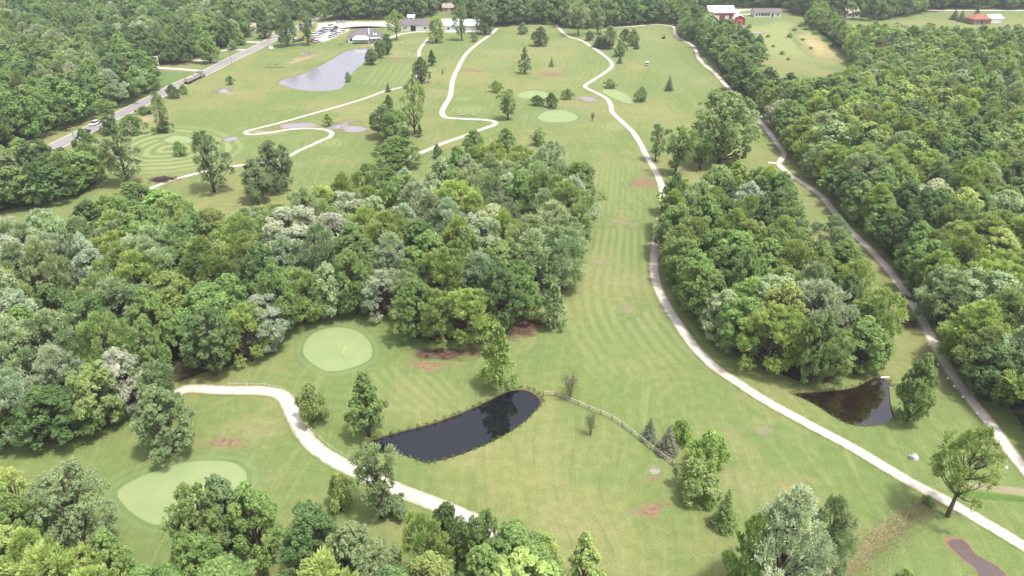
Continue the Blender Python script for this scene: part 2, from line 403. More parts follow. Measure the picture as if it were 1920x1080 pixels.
EXT = 3000.0
verts = [(-EXT, -400), (EXT, -400), (EXT, EXT * 1.6), (-EXT, EXT * 1.6)]
faces_in = [[0, 1, 2, 3]]
edges = [(0,1),(1,2),(2,3),(3,0)]
for k, p in POND.items():
    b = len(verts); verts += [tuple(q) for q in p]; n = len(p)
    edges += [(b + i, b + (i + 1) % n) for i in range(n)]
for gx in range(-300, 301, 60):
    for gy in range(20, 700, 60): verts.append((gx + .37, gy + .21))
vo, eo, fo, *_ = delaunay_2d_cdt([Vector(v) for v in verts], edges, [], 0, 1e-4)
fs = []
for f in fo:
    cx = sum(vo[i][0] for i in f) / 3; cyy = sum(vo[i][1] for i in f) / 3
    if not any(inside(p, cx, cyy) for p in POND.values()): fs.append(tuple(f))
ground = tag(mesh_obj('ground', [(v[0], v[1], 0) for v in vo], fs, M['turf']), 'golf course turf spreading over the whole property', 'ground', kind='structure')
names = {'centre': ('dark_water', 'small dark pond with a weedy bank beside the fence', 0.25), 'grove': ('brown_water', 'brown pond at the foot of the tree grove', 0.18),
         'club': ('pale_water', 'long pale pond in front of the clubhouse', 0.25), 'small': ('dark_water', 'tiny pond on the far fairway', 0.5)}
for k, p in POND.items():
    c0 = centroid(p); n = len(p); d = names[k][2]
    v, f, e = [], [], []
    for j, (sc_, z, ev) in enumerate(((1.0, 0.0, 0.62), (0.985, -0.10, 0.2), (0.955, -d - 0.15, 0.0))):
        for q in p: v.append((*(c0 + (q - c0) * sc_), z)); e.append(ev)
    for j in range(2):
        for i in range(n): f.append((j*n+i, j*n+(i+1) % n, (j+1)*n+(i+1) % n, (j+1)*n+i))
    tag(mesh_obj('pond_bank', v, f, M['bank'], attrs={'e': e}), 'earth bank around the ' + names[k][1], 'bank', kind='structure')
    w = [c0 + (q - c0) * 0.985 for q in p]
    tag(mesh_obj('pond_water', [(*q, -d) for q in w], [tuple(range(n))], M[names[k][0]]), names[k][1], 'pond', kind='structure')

def blob(name, pts, z, mat, label, cat='ground', rings=8, scale=1.0, world=False, center=None, smooth=True):
    """closed soft-edged sheet; e = 0 in the middle, 1 on the outline"""
    p = [np.array(q, float) for q in pts] if world else W(pts)
    if smooth: p = catmull(p, True, 1.5)
    p = np.array(p); c0 = centroid(p) if center is None else np.array(center); n = len(p)
    z = lay(z); v = [(*c0, z)]; e = [0.0]; f = []
    for r in range(1, rings + 1):
        t = r / rings
        for q in p: v.append((*(c0 + (q - c0) * t * scale), z)); e.append(t)
    for i in range(n): f.append((0, 1 + i, 1 + (i + 1) % n))
    for r in range(rings - 1):
        a, b = 1 + r * n, 1 + (r + 1) * n
        for i in range(n): f.append((a + i, b + i, b + (i + 1) % n, a + (i + 1) % n))
    return tag(mesh_obj(name, v, f, mat, attrs={'e': e}), label, cat, kind='structure')
def ell(cx, cy, rx, ry, rot=0.0, n=28, jit=0.06, seed=0):
    rr = random.Random(seed * 77 + int(cx)); a0 = R(rot); out = []
    for i in range(n):
        t = 2 * math.pi * i / n; k = 1 + jit * math.sin(3 * t + seed) + rr.uniform(-jit, jit) * .3
        x, y = rx * k * math.cos(t), ry * k * math.sin(t)
        out.append((cx + x * math.cos(a0) - y * math.sin(a0), cy + x * math.sin(a0) + y * math.cos(a0)))
    return out
ROUTES = []
def ribbon(name, pts, width, z, mat, label, cat='path', world=False, keep=True, nu=7, closed_v=False, step=1.6):
    """strip along a line; u = -1..1 across, v = 0 mid-length .. 1 at either end. pts may carry a third value: local width"""
    c = catmull([np.array(q[:2]) if world else G(q[0], q[1]) for q in pts], False, step)
    n = len(c); z = lay(z)
    if len(pts[0]) > 2:
        ks = np.linspace(0, 1, len(pts)); wd = np.interp(np.linspace(0, 1, n), ks, [q[2] for q in pts])
    else: wd = np.full(n, width)
    t = np.gradient(c, axis=0); t /= np.linalg.norm(t, axis=1)[:, None] + 1e-9
    nr = np.stack([-t[:, 1], t[:, 0]], 1)
    us = np.linspace(-1, 1, nu); v, U, V, f = [], [], [], []
    for i in range(n):
        for u in us:
            v.append((*(c[i] + nr[i] * u * wd[i] / 2), z)); U.append(u); V.append(abs(2 * i / (n - 1) - 1))
    for i in range(n - 1):
        for j in range(nu - 1): f.append((i*nu+j, (i+1)*nu+j, (i+1)*nu+j+1, i*nu+j+1))
    if keep: ROUTES.append((c, float(np.mean(wd)) / 2))
    return tag(mesh_obj(name, v, f, mat, attrs={'u': U, 'v': V}), label, cat, kind='structure')

# mown fairways and greens
ribbon('fairway', [(1168,296,17),(1166,340,18.5),(1163,400,19),(1160,450,20),(1155,500,21),(1152,545,23),(1170,600,26),(1215,660,28),(1260,705,26)], 0, 0.008, M['mow'], 'striped main fairway between the two woods', 'fairway', keep=False)
ribbon('fairway', [(1222,48,22),(1226,80,22),(1236,105,22),(1256,126,22),(1290,155,22),(1318,178,20)], 0, 0.008, M['mow'], 'narrow striped fairway beside the far wood', 'fairway', keep=False)
ribbon('fairway', [(1030,70,40),(1060,92,42),(1085,112,40),(1080,140,36),(1050,170,34)], 0, 0.008, M['mow_faint'], 'faintly striped fairway inside the bend of the pale path', 'fairway', keep=False)
ribbon('fairway', [(945,60,30),(928,85,28),(912,110,26),(898,130,24)], 0, 0.008, M['mow'], 'striped fairway by the belt of trees', 'fairway', keep=False)
ribbon('fairway', [(752,118,24),(738,138,24),(720,160,22)], 0, 0.008, M['mow_few'], 'striped fairway below the clubhouse pond', 'fairway', keep=False)
ribbon('fairway', [(728,686,13),(755,715,14),(790,745,13),(815,765,11)], 0, 0.008, M['mow_few'], 'striped turf between the oval green and the dark pond', 'fairway', keep=False)
ribbon('fairway', [(1745,735,13),(1765,780,15),(1800,830,16),(1850,890,14)], 0, 0.008, M['mow_faint'], 'striped turf between the two gravel paths', 'fairway', keep=False)
ribbon('fairway', [(575,246,9),(545,262,11),(510,280,12),(470,292,10)], 0, 0.008, M['mow_few'], 'striped turf inside the path hairpin', 'fairway', keep=False)

def outset(p, k):
    c0 = np.mean(np.array(p), 0); return [tuple(c0 + (np.array(q) - c0) * k) for q in p]
G1 = [(567,660),(573,640),(590,626),(615,618),(645,617),(672,625),(690,640),(697,660),(690,676),(665,690),(635,698),(610,698),(590,688),(574,674)]
blob('putting_green', outset(G1, 1 / 0.70), 0.014, M['green'], 'oval putting green at the edge of the big wood', 'green', 20)
G2 = [(222,920),(260,897),(305,880),(350,868),(395,864),(432,868),(456,880),(464,897),(455,918),(430,940),(390,965),(340,985),(290,985),(250,965),(228,942)]
blob('putting_green', outset(G2, 1 / 0.70), 0.014, M['green'], 'pale kidney-shaped putting green by the foreground thicket', 'green', 20)
blob('putting_green', outset(ell(1045, 219, 36, 11.5), 1 / 0.5), 0.013, surf_mat('putting_green_wide', green_fn(0.50, 0.80)), 'round putting green ringed by mown bands beyond the main fairway', 'green', 16)
blob('putting_green', outset(ell(1000, 178, 30, 7.5), 1.43), 0.014, M['green'], 'small putting green behind two dark round trees', 'green', 14)
blob('putting_green', outset(ell(1160, 180, 31, 8, 22), 1.43), 0.016, M['green'], 'slanting tongue-shaped green beside the pale path', 'green', 14)
blob('putting_green', outset(ell(335, 262, 26, 7), 1.43), 0.020, M['green'], 'pale green inside curved mowing bands', 'green', 14)
blob('ring_mown_turf', ell(310, 285, 165, 48, -6), 0.012, M['rings'], 'curved mowing bands round the green by the road', 'turf', 20)
for cx, cy, rx, ry, lab in ((1152,236,26,9,'ring-mown tee beside the bend of the pale path'),(880,205,36,9,'ring-mown tee inside the S-bend path'),(748,102,36,9,'ring-mown tee below the clubhouse trees'),
        (868,186,18,5,'small tee beside the straight pale path'),(620,268,34,9,'ring-mown tee outside the path hairpin'),(775,78,40,6,'ring-mown tee in front of the long barn'),(1230,50,30,4,'far tee below the tree belt')):
    blob('ring_mown_tee', ell(cx, cy, rx, ry), 0.011, M['rings_few'], lab, 'tee', 12)

# bare and muddy ground, puddles
def patch(mat, cx, cy, rx, ry, lab, rot=0, seed=1, name='bare_ground', z=0.017): blob(name, ell(cx, cy, rx, ry, rot, seed=seed, jit=.12), z, M[mat], lab, 'bare ground', 10)
patch('mud_red', 808, 676, 66, 26, 'reddish mud spilling out below the big grove', seed=2)
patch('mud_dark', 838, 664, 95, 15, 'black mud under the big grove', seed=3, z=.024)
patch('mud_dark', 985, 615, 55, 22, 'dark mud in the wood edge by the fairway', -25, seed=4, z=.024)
patch('mud_red', 428, 830, 62, 14, 'red-brown bare patch beside the pale kidney green', seed=5)
patch('mud_red', 1208, 343, 42, 15, 'red mud patch on the main fairway', seed=6)
patch('mud_grey', 1168, 419, 70, 13, 'grey worn strip across the main fairway', 2, seed=7)
patch('mud_grey', 1122, 491, 34, 12, 'grey worn spot on the fairway by the wood', seed=8)
patch('mud_grey', 1178, 577, 32, 24, 'worn brown spot in the middle of the fairway', seed=9)
patch('mud_red', 1220, 957, 48, 18, 'rust-coloured worn turf below the fence', -12, seed=10)
patch('mud_red', 1222, 897, 18, 9, 'rusty streak beside the round grey patch', -12, seed=11)
patch('mud_grey', 1229, 884, 22, 14, 'mauve rim of the round grey patch', seed=12, z=.018)
blob('puddle', ell(1229, 884, 13, 8, seed=3), 0.026, M['drive'] and surf_mat('dried_puddle', soil_fn((0.32,0.28,0.28),(0.24,0.19,0.19),.1,.5,.9,.3)), 'round pale dried puddle beside the rail fence', 'puddle', 8)
patch('mud_tan', 562, 112, 52, 9, 'brown bare ground beside the clubhouse pond', -18, seed=13)
patch('mud_red', 884, 132, 40, 5, 'rusty strip across the far fairway', 4, seed=14)
patch('mud_red', 1035, 139, 40, 6, 'rusty worn turf below the tiny pond', seed=15)
patch('mud_dark', 1706, 606, 26, 12, 'dark damp hollow beside the outer path', 8, seed=16)
patch('mud_grey', 1428, 806, 60, 24, 'dull worn turf on the broad lawn', 20, seed=17)
patch('mud_tan', 420, 172, 44, 9, 'bare rim of the road-side puddle', seed=18)
patch('mud_tan', 275, 222, 28, 12, 'tan bare ground between the roadside trees', -20, seed=19)
patch('mud_grey', 180, 290, 30, 25, 'dry ground by the road bend', seed=20)
patch('mud_tan', 500, 250, 60, 8, 'dry turf inside the path hairpin', seed=21)
patch('mud_red', 740, 110, 30, 4, 'dry turf beside the tee', seed=22)
patch('mud_grey', 448, 716, 34, 16, 'trodden ground above the pale path', -20, seed=23)
patch('mud_grey', 1798, 962, 45, 12, 'worn earth round the tall tree', seed=24)
def puddle(pts, lab): blob('puddle', pts, 0.022, M['puddle'], lab, 'puddle', 10)
puddle(ell(1100, 187, 26, 8.5, 8, seed=3), 'pale violet puddle beside the bending path')
puddle(ell(655, 238, 62, 14, 4, seed=5), 'wide shallow puddle beside the path hairpin')
puddle(ell(550, 237, 58, 8, -4, seed=6), 'narrow puddle inside the path hairpin')
puddle(ell(433, 260, 20, 5.5, -12, seed=7), 'small oval puddle by the ring-mown turf')
puddle(ell(415, 171, 24, 5, -4, seed=8), 'grey puddle in the roadside lawn')
puddle(ell(577, 100, 22, 5, -10, seed=9), 'grey puddle beside the clubhouse pond')
puddle(ell(1407, 61, 30, 3.4, 2, seed=10), 'grey puddle in the far meadow')
BK = [(1777,1013),(1787,1010),(1803,1012),(1815,1020),(1826,1036),(1842,1047),(1866,1060),(1886,1077),(1890,1092),(1850,1100),(1830,1068),(1810,1052),(1790,1034),(1779,1024)]
blob('sand_bunker', outset(BK, 1.35), 0.018, M['rim'], 'rusty rim of the wet bunker', 'bunker', 10)
blob('sand_bunker', outset(BK, 0.97), 0.030, M['bunker'], 'wet mauve-grey bunker beside the pale path', 'bunker', 6)
# far meadow, lawns
blob('meadow', [(1372,46),(1420,38),(1470,30),(1500,45),(1530,55),(1575,85),(1595,112),(1560,122),(1500,128),(1455,128),(1420,112),(1400,90),(1385,65)], 0.009, M['field'], 'light green meadow behind the red barns', 'meadow', 8)
blob('meadow', [(1480,52),(1515,52),(1565,82),(1605,114),(1600,124),(1550,126),(1515,106),(1490,82)], 0.011, M['straw'], 'straw-coloured strip of the meadow', 'meadow', 8)
blob('house_lawn', [(288,172),(285,140),(300,132),(385,134),(392,138),(340,160),(310,175)], 0.009, M['lawn'], 'house lawn across the road', 'lawn', 6, smooth=False)
blob('house_lawn', [(372,126),(385,108),(430,104),(432,108),(395,130)], 0.009, M['lawn'], 'second house lawn across the road', 'lawn', 6, smooth=False)
blob('house_lawn', [(425,92),(455,82),(475,72),(515,64),(500,74),(455,96)], 0.009, M['lawn'], 'third house lawn across the road', 'lawn', 6, smooth=False)
blob('cleared_ground', ell(4, 22, 34, 8), 0.009, M['mud_tan'], 'tan cleared ground beyond the roadside wood', 'bare ground', 8)

# routes
P1 = [(1990,1068),(1920,1024),(1850,982),(1780,942),(1700,900),(1600,840),(1532,804),(1480,776),(1437,752),(1390,722),(1340,688),(1300,648),(1270,605),(1250,573),(1236,545),(1228,518),(1226,492),(1228,465),(1236,420),(1243,385),(1241,352),(1231,325),(1212,292),(1200,268),(1185,246),(1166,228),(1148,210),(1145,196),(1136,184),(1118,174),(1101,166),(1097,161),(1106,154),(1130,139),(1147,125),(1145,115),(1130,102),(1105,85),(1090,76),(1067,69),(1055,60),(1042,46.5)]
ribbon('cart_path', P1, 2.45, 0.045, M['path'], 'long pale limestone path winding up the course', step=1.2)
P2 = [(1975,945),(1920,877),(1895,848),(1872,815),(1850,786),(1828,760),(1805,729),(1785,702),(1766,672),(1750,641),(1736,612),(1721,586),(1705,560),(1690,538),(1667,507),(1645,482),(1620,457),(1595,434),(1575,411),(1556,387),(1540,368),(1522,354),(1495,337),(1472,320),(1461,308),(1466,297),(1470,287),(1457,269),(1440,245),(1420,222),(1395,199),(1370,170),(1352,150),(1340,136),(1325,125),(1311,110),(1305,95),(1294,82),(1273,72),(1266,62),(1262,50),(1240,46.5),(1220,46.5),(1180,50),(1140,52)]
ribbon('cart_path', P2, 2.7, 0.050, M['path_dull'], 'outer gravel path along the long wood', step=1.2)
ribbon('cart_path', [(1463,309),(1452,306),(1440,305)], 2.0, 0.055, M['path'], 'short spur of pale path at the fork')
P3 = [(932,53),(920,65),(902,77),(875,100),(860,125),(849,150),(844,180),(832,202),(829,212),(836,220),(870,223),(912,225),(929,229),(925,235),(905,242),(865,257),(830,269),(798,283),(750,300),(705,318),(680,326)]
ribbon('cart_path', P3, 2.7, 0.045, M['path'], 'pale path with an S-bend beside the ring-mown tee', step=1.2)
P4 = [(803,72),(793,84),(786,96),(786,107),(790,125),(783,142),(775,152),(760,162),(725,170),(680,186),(630,201),(580,215),(530,229),(482,241),(461,247),(466,252),(490,251),(542,243),(580,241),(608,243),(622,249),(618,257),(604,263),(587,271),(562,282),(537,295),(505,303),(460,309),(412,316),(362,327),(312,342),(285,352),(255,362)]
ribbon('cart_path', P4, 2.2, 0.045, M['path'], 'narrow pale path with a hairpin bend beside puddles', step=1.2)
P5 = [(330,738),(345,731),(365,728),(400,731),(440,732),(480,732),(510,735),(530,742),(541,756),(548,773),(557,792),(570,814),(588,836),(620,859),(655,878),(690,893),(725,909),(762,925),(792,936),(825,949),(880,972),(910,988),(960,1011),(1020,1040)]
ribbon('cart_path', P5, 3.0, 0.045, M['path'], 'bright pale path curving past the dark pond', step=1.2)
ribbon('road', [(-150,400),(-40,345),(40,306),(90,281),(127,263),(160,246),(200,226),(245,205),(287,184),(332,160),(390,134),(437,110),(480,90),(518,70),(555,53),(595,36),(640,18),(700,-8)], 7.7, 0.045, M['road'], 'straight two-lane asphalt road', 'road', nu=13)
for i, p in enumerate(([(290,127),(340,130),(386,134)],[(365,113),(400,115),(424,116)],[(415,95),(440,94),(466,93)],[(450,78),(475,79),(497,80)],[(500,62),(512,63),(524,63)])):
    ribbon('driveway', p, 4.2, 0.036, M['drive'], ('first','second','third','fourth','fifth')[i] + ' driveway off the road, counted from the road bend', 'driveway')
ribbon('farm_road', [(1290,18),(1340,19),(1400,18.5),(1460,18.5),(1475,18.5)], 6.0, 0.036, M['drive'], 'pale farm road behind the red barns', 'road')
ribbon('farm_road', [(1372,34),(1378,25),(1390,20),(1412,19),(1418,23),(1410,26),(1390,27),(1378,25)], 4.2, 0.040, M['drive'], 'looping pale farm drive', 'road')
ribbon('farm_road', [(1735,19.5),(1800,19.5),(1860,19.5),(1960,20)], 6.0, 0.036, M['drive'], 'pale road beyond the long wood', 'road')
blob('parking_lot', [(586,80),(592,42),(640,39),(730,39),(760,41),(760,50),(740,51),(690,49),(664,50),(655,60),(640,66),(625,74),(605,82)], 0.030, M['lot'], 'pinkish gravel parking lot by the clubhouse', 'parking lot', 8, smooth=False, center=G(625, 55))
ribbon('farm_road', [(700,86),(745,66),(780,60),(802,60),(840,60),(905,60)], 3.2, 0.034, M['drive'], 'pale service drive past the white barns', 'path')
blob('ditch_grass', [(1775,914),(1800,918),(1850,925),(1920,932),(2000,942),(2000,951),(1920,942),(1850,937),(1800,929),(1772,921)], 0.020, M['ditch'], 'deep green grass in the ditch', 'ditch', 6)
ribbon('ditch_bank', [(1800,908,1.2),(1850,914,2.0),(1920,923,2.2),(1990,934,2.2)], 0, 0.015, surf_mat('bare_ditch_bank', path_fn((0.27,0.235,0.15),(0.24,0.22,0.125),(0.22,0.21,0.11))), 'bare tan bank above the grassy ditch', 'ditch', keep=False)
blob('weedy_ditch', [(1752,930),(1740,955),(1700,995),(1650,1035),(1600,1085),(1550,1130),(1500,1130),(1560,1062),(1610,1010),(1660,965),(1700,940),(1735,926)], 0.020, M['weedy'], 'weedy ground of the reed-filled ditch', 'ditch', 6)
for c, nm in ((([(640,335),(700,320),(760,300),(830,283),(900,262),(960,244)]), 'faint wet furrow below the S-bend path'), (([(150,262),(190,246),(230,232)]), 'grassy ditch beside the road')):
    q = ribbon('furrow', c, 1.8, 0.010, surf_mat('furrow_turf', path_fn((0.115,0.155,0.05),(0.14,0.165,0.06),(0.14,0.17,0.06))), nm, 'ditch', keep=False)

# ------------------------------------------------------------------ buildings
def gable_roof(m, L, Wd, z0, rise, over=0.5, t=0.18):
    a, b = L / 2 + over, Wd / 2 + over
    dz = rise * over / (Wd / 2)
    for s in (-1, 1):
        m.hull([(-a, s*b, z0 - dz), (a, s*b, z0 - dz), (a, 0, z0 + rise), (-a, 0, z0 + rise)] if s < 0 else [(a, s*b, z0 - dz), (-a, s*b, z0 - dz), (-a, 0, z0 + rise), (a, 0, z0 + rise)],
               [(-a, s*b, z0 - dz + t), (a, s*b, z0 - dz + t), (a, 0.0, z0 + rise + t), (-a, 0.0, z0 + rise + t)] if s < 0 else [(a, s*b, z0 - dz + t), (-a, s*b, z0 - dz + t), (-a, 0.0, z0 + rise + t), (a, 0.0, z0 + rise + t)])
    return m
def hip_roof(m, L, Wd, z0, rise, over=0.6, t=0.2):
    a, b = L / 2 + over, Wd / 2 + over; r = max(L / 2 - Wd / 2, 0.3)
    bot = [(-a, -b, z0), (a, -b, z0), (a, b, z0), (-a, b, z0)]
    m.hull(bot, [(x, y, z0 + t) for x, y, _ in bot])
    k = len(m.v); m.v += [(-a, -b, z0 + t), (a, -b, z0 + t), (a, b, z0 + t), (-a, b, z0 + t), (-r, 0, z0 + rise), (r, 0, z0 + rise)]
    m.f += [(k, k+1, k+5, k+4), (k+1, k+2, k+5), (k+2, k+3, k+4, k+5), (k+3, k, k+4)]
    return m
def building(name, px, py, L, Wd, h, rise, rz, wall, roof, label, cat, windows=(), doors=(), hip=False, gable_wall=True, dark=(), over=0.5):
    """(px, py) = foot of the middle of the long wall that faces the drone"""
    x, y = G(px, py)
    o = empty(name, (x - math.sin(rz) * Wd / 2, y + math.cos(rz) * Wd / 2), rz, label, cat)
    m = MB().box(-L/2, L/2, -Wd/2, Wd/2, 0, h)
    if not hip and gable_wall:
        for s in (-1, 1):
            k = len(m.v); m.v += [(s*L/2, -Wd/2, h), (s*L/2, Wd/2, h), (s*L/2, 0, h + rise)]; m.f.append((k, k+1, k+2) if s > 0 else (k+1, k, k+2))
    m.build('wall', M[wall], o)
    r = MB(); (hip_roof if hip else gable_roof)(r, L, Wd, h, rise, over); r.build('roof', M[roof], o)
    for wx, wz, ww, wh in windows:
        f = MB(); f.box(wx-ww/2-.1, wx+ww/2+.1, -Wd/2-.06, -Wd/2+.02, wz-.1, wz+wh+.1); w = f.build('window', M['white_paint'], o)
        MB().box(wx-ww/2, wx+ww/2, -Wd/2-.09, -Wd/2-.05, wz, wz+wh).build('pane', M['window_glass'], w)
    for dx, dw, dh, dm in doors:
        MB().box(dx-dw/2, dx+dw/2, -Wd/2-.08, -Wd/2+.02, 0, dh).build('door', M[dm], o)
    return o

club = building('clubhouse', 684, 80, 18, 12, 3.0, 3.6, R(4), 'white_siding', 'grey_shingle', 'grey-roofed white clubhouse at the head of the long pond', 'clubhouse',
    windows=[(-7.2, .9, 1.4, 1.3), (5.2, .9, 1.2, 1.3), (7.4, .9, 1.2, 1.3)], doors=[(3.2, 1.1, 2.2, 'dark_opening')], hip=True)
m = MB().box(4.6, 7.2, -5.2, -1.6, 3.3, 5.3)
k = len(m.v); m.v += [(4.6, -5.2, 5.3), (7.2, -5.2, 5.3), (5.9, -5.2, 6.6), (4.6, -1.6, 5.3), (7.2, -1.6, 5.3), (5.9, -1.6, 6.6)]; m.f += [(k, k+1, k+2), (k+4, k+3, k+5)]
dorm = m.build('dormer', M['white_siding'], club)
rr = MB(); rr.hull([(4.3,-5.5,5.05),(5.9,-5.5,6.65),(5.9,-1.4,6.65),(4.3,-1.4,5.05)], [(4.3,-5.5,5.2),(5.9,-5.5,6.8),(5.9,-1.4,6.8),(4.3,-1.4,5.2)])
rr.hull([(5.9,-5.5,6.66),(7.5,-5.5,5.06),(7.5,-1.4,5.06),(5.9,-1.4,6.66)], [(5.9,-5.5,6.81),(7.5,-5.5,5.21),(7.5,-1.4,5.21),(5.9,-1.4,6.81)]); rr.build('dormer_roof', M['grey_shingle'], dorm)
MB().disc((5.9, -5.24, 5.4), (0, 1, 0), .45, .08, 16).build('round_window', M['window_glass'], dorm)
por = MB().box(3.4, 8.6, -8.6, -5.95, 2.55, 2.75).build('porch_roof', M['white_metal_roof'], club)
for px_ in (3.6, 6.0, 8.4): MB().box(px_-.09, px_+.09, -8.5, -8.32, 0, 2.56).build('porch_post', M['white_paint'], por)
MB().box(2.2, 2.9, -4.6, -3.9, 4.0, 7.4).build('chimney', M['white_siding'], club)

x, y = G(676, 83); tent = empty('canopy_tent', (x, y + 2.4), R(4), 'white peaked canopy tent set up before the clubhouse', 'tent')
m = MB(); m.hull([(-4.4,-2.4,2.3),(4.4,-2.4,2.3),(4.4,2.4,2.3),(-4.4,2.4,2.3)], [(-4.4,-2.4,2.7),(4.4,-2.4,2.7),(4.4,2.4,2.7),(-4.4,2.4,2.7)])
k = len(m.v); m.v += [(-4.4,-2.4,2.7),(4.4,-2.4,2.7),(4.4,2.4,2.7),(-4.4,2.4,2.7),(-2.2,0,4.2),(2.2,0,4.2)]; m.f += [(k,k+1,k+5,k+4),(k+1,k+2,k+5),(k+2,k+3,k+4,k+5),(k+3,k,k+4)]
m.build('canopy', M['tent_cloth'], tent)
for tx in (-4.3, 0, 4.3):
    for ty in (-2.3, 2.3): MB().tube([(tx, ty, 0), (tx, ty, 2.35)], [.05, .05], 6).build('leg', M['steel'], tent)

building('white_barn', 785, 58, 21, 9, 3.4, 2.6, R(-2), 'white_siding', 'grey_shingle', 'long low white barn with a grey roof beyond the clubhouse', 'barn',
    windows=[(-7.6, 1.2, 1.0, 1.2), (4.0, 1.2, 1.6, 1.0)], doors=[(-3.2, 3.0, 2.9, 'dark_opening'), (7.0, 2.6, 2.4, 'white_paint')])
building('white_barn', 863, 59.5, 22, 11, 3.6, 2.6, R(-2), 'white_siding', 'white_metal_roof', 'white metal-roofed pole barn behind the tall dark trees', 'barn',
    windows=[(-7.0, 1.2, 1.4, 1.0), (1.0, 1.2, 1.4, 1.0)], doors=[(5.6, 3.0, 2.7, 'white_paint')])
building('white_shed', 771, 40, 4, 3.4, 2.6, 1.2, 0, 'white_siding', 'white_metal_roof', 'small white shed behind the grey-roofed barn', 'shed', doors=[(0, 1.4, 2.0, 'dark_opening')])
building('farm_barn', 1352, 39, 16, 11, 5.2, 3.2, R(2), 'red_paint', 'white_metal_roof', 'big red barn with a broad white metal roof', 'barn', doors=[(-3, 3, 3.4, 'white_paint'), (3.5, 2.6, 3.2, 'white_paint')], windows=[(0.2, 3.0, 1.0, .9)], over=0.7)
# red gambrel barn, end wall towards the course
x, y = G(1387, 46.5); gb = empty('gambrel_barn', (x, y + 4), R(-6), 'small red gambrel-roofed barn with a white roof', 'barn')
prof = [(-3.4, 0), (3.4, 0), (3.4, 2.6), (2.5, 4.3), (0, 5.5), (-2.5, 4.3), (-3.4, 2.6)]
m = MB(); m.hull([(a, -4, b) for a, b in prof], [(a, 4, b) for a, b in prof]); m.build('wall', M['red_paint'], gb)
m = MB(); rp = [(3.6, 2.55), (2.6, 4.4), (0, 5.62), (-2.6, 4.4), (-3.6, 2.55)]
for (a, b), (c_, d) in zip(rp[:-1], rp[1:]): m.hull([(a, -4.3, b), (a, 4.3, b), (c_, 4.3, d), (c_, -4.3, d)], [(a, -4.3, b + .15), (a, 4.3, b + .15), (c_, 4.3, d + .15), (c_, -4.3, d + .15)])
m.build('roof', M['white_metal_roof'], gb)
dr = MB().box(-1.4, 1.4, -4.1, -3.98, 0, 2.7).build('door', M['red_paint'], gb)
MB().box(-1.55, 1.55, -4.16, -4.1, 2.6, 2.75).box(-1.55, -1.4, -4.16, -4.1, 0, 2.6).box(1.4, 1.55, -4.16, -4.1, 0, 2.6).build('door_trim', M['white_paint'], dr)
building('ranch_house', 1439, 32, 18, 8, 2.8, 1.8, R(2), 'white_siding', 'grey_shingle', 'long white ranch house with a row of dark windows', 'house', windows=[(-7.5, .8, 1.0, 1.4), (-5.6, .8, 1.0, 1.4), (-3.6, .8, 1.6, 1.4), (-1.6, .8, 1.6, 1.4), (.4, .8, 1.6, 1.4), (6.6, .8, 1.1, 1.4)], doors=[(3.2, 1.1, 2.1, 'dark_opening')])
building('roadside_house', 280, 129, 8, 7, 2.8, 2.0, R(20), 'white_siding', 'tan_shingle', 'white house half hidden by the roadside wood', 'house', windows=[(-2, .9, 1.2, 1.3), (2.2, .9, 1.2, 1.3)], doors=[(0.3, 1.0, 2.1, 'dark_opening')])
building('roadside_house', 465, 62, 9, 7, 2.8, 2.2, R(6), 'white_siding', 'tan_shingle', 'white house with a tan roof near the far end of the road', 'house', windows=[(-2.6, .9, 1.2, 1.3), (2.6, .9, 1.2, 1.3)], doors=[(0, 1.0, 2.1, 'dark_opening')])
building('tan_house', 842, 22, 9, 7, 2.8, 2.2, R(-4), 'tan_wall', 'tan_shingle', 'tan house in the trees behind the white barns', 'house', windows=[(-2.6, .9, 1.3, 1.2), (2.4, .9, 1.3, 1.2)], doors=[(0, 1.0, 2.1, 'white_paint')])
building('tan_house', 562, 24, 9, 8, 3.0, 3.0, R(8), 'white_siding', 'tan_shingle', 'tan-roofed house showing above the trees at the road end', 'house', windows=[(-2.6, .9, 1.3, 1.2), (2.4, .9, 1.3, 1.2)], doors=[(0, 1.0, 2.1, 'dark_opening')])
building('far_house', 1599, 33, 9, 8, 3.0, 2.6, R(10), 'white_siding', 'tan_shingle', 'white house with a tan roof beyond the meadow', 'house', windows=[(-2.4, .9, 1.3, 1.2), (2.4, .9, 1.3, 1.2)], doors=[(0, 1.0, 2.1, 'dark_opening')])
building('far_house', 1840, 46, 12, 9, 3.0, 2.8, R(6), 'brick_brown', 'red_shingle', 'house with an orange-red roof beyond the long wood', 'house', windows=[(-3.4, .9, 1.3, 1.2), (3.2, .9, 1.3, 1.2)], doors=[(0, 1.0, 2.1, 'dark_opening')], hip=True)
building('far_garage', 1866, 43, 9, 7, 2.8, 1.8, R(6), 'white_siding', 'white_metal_roof', 'pale-roofed garage beside the orange-red roof', 'garage', doors=[(0, 3.6, 2.3, 'white_paint')])

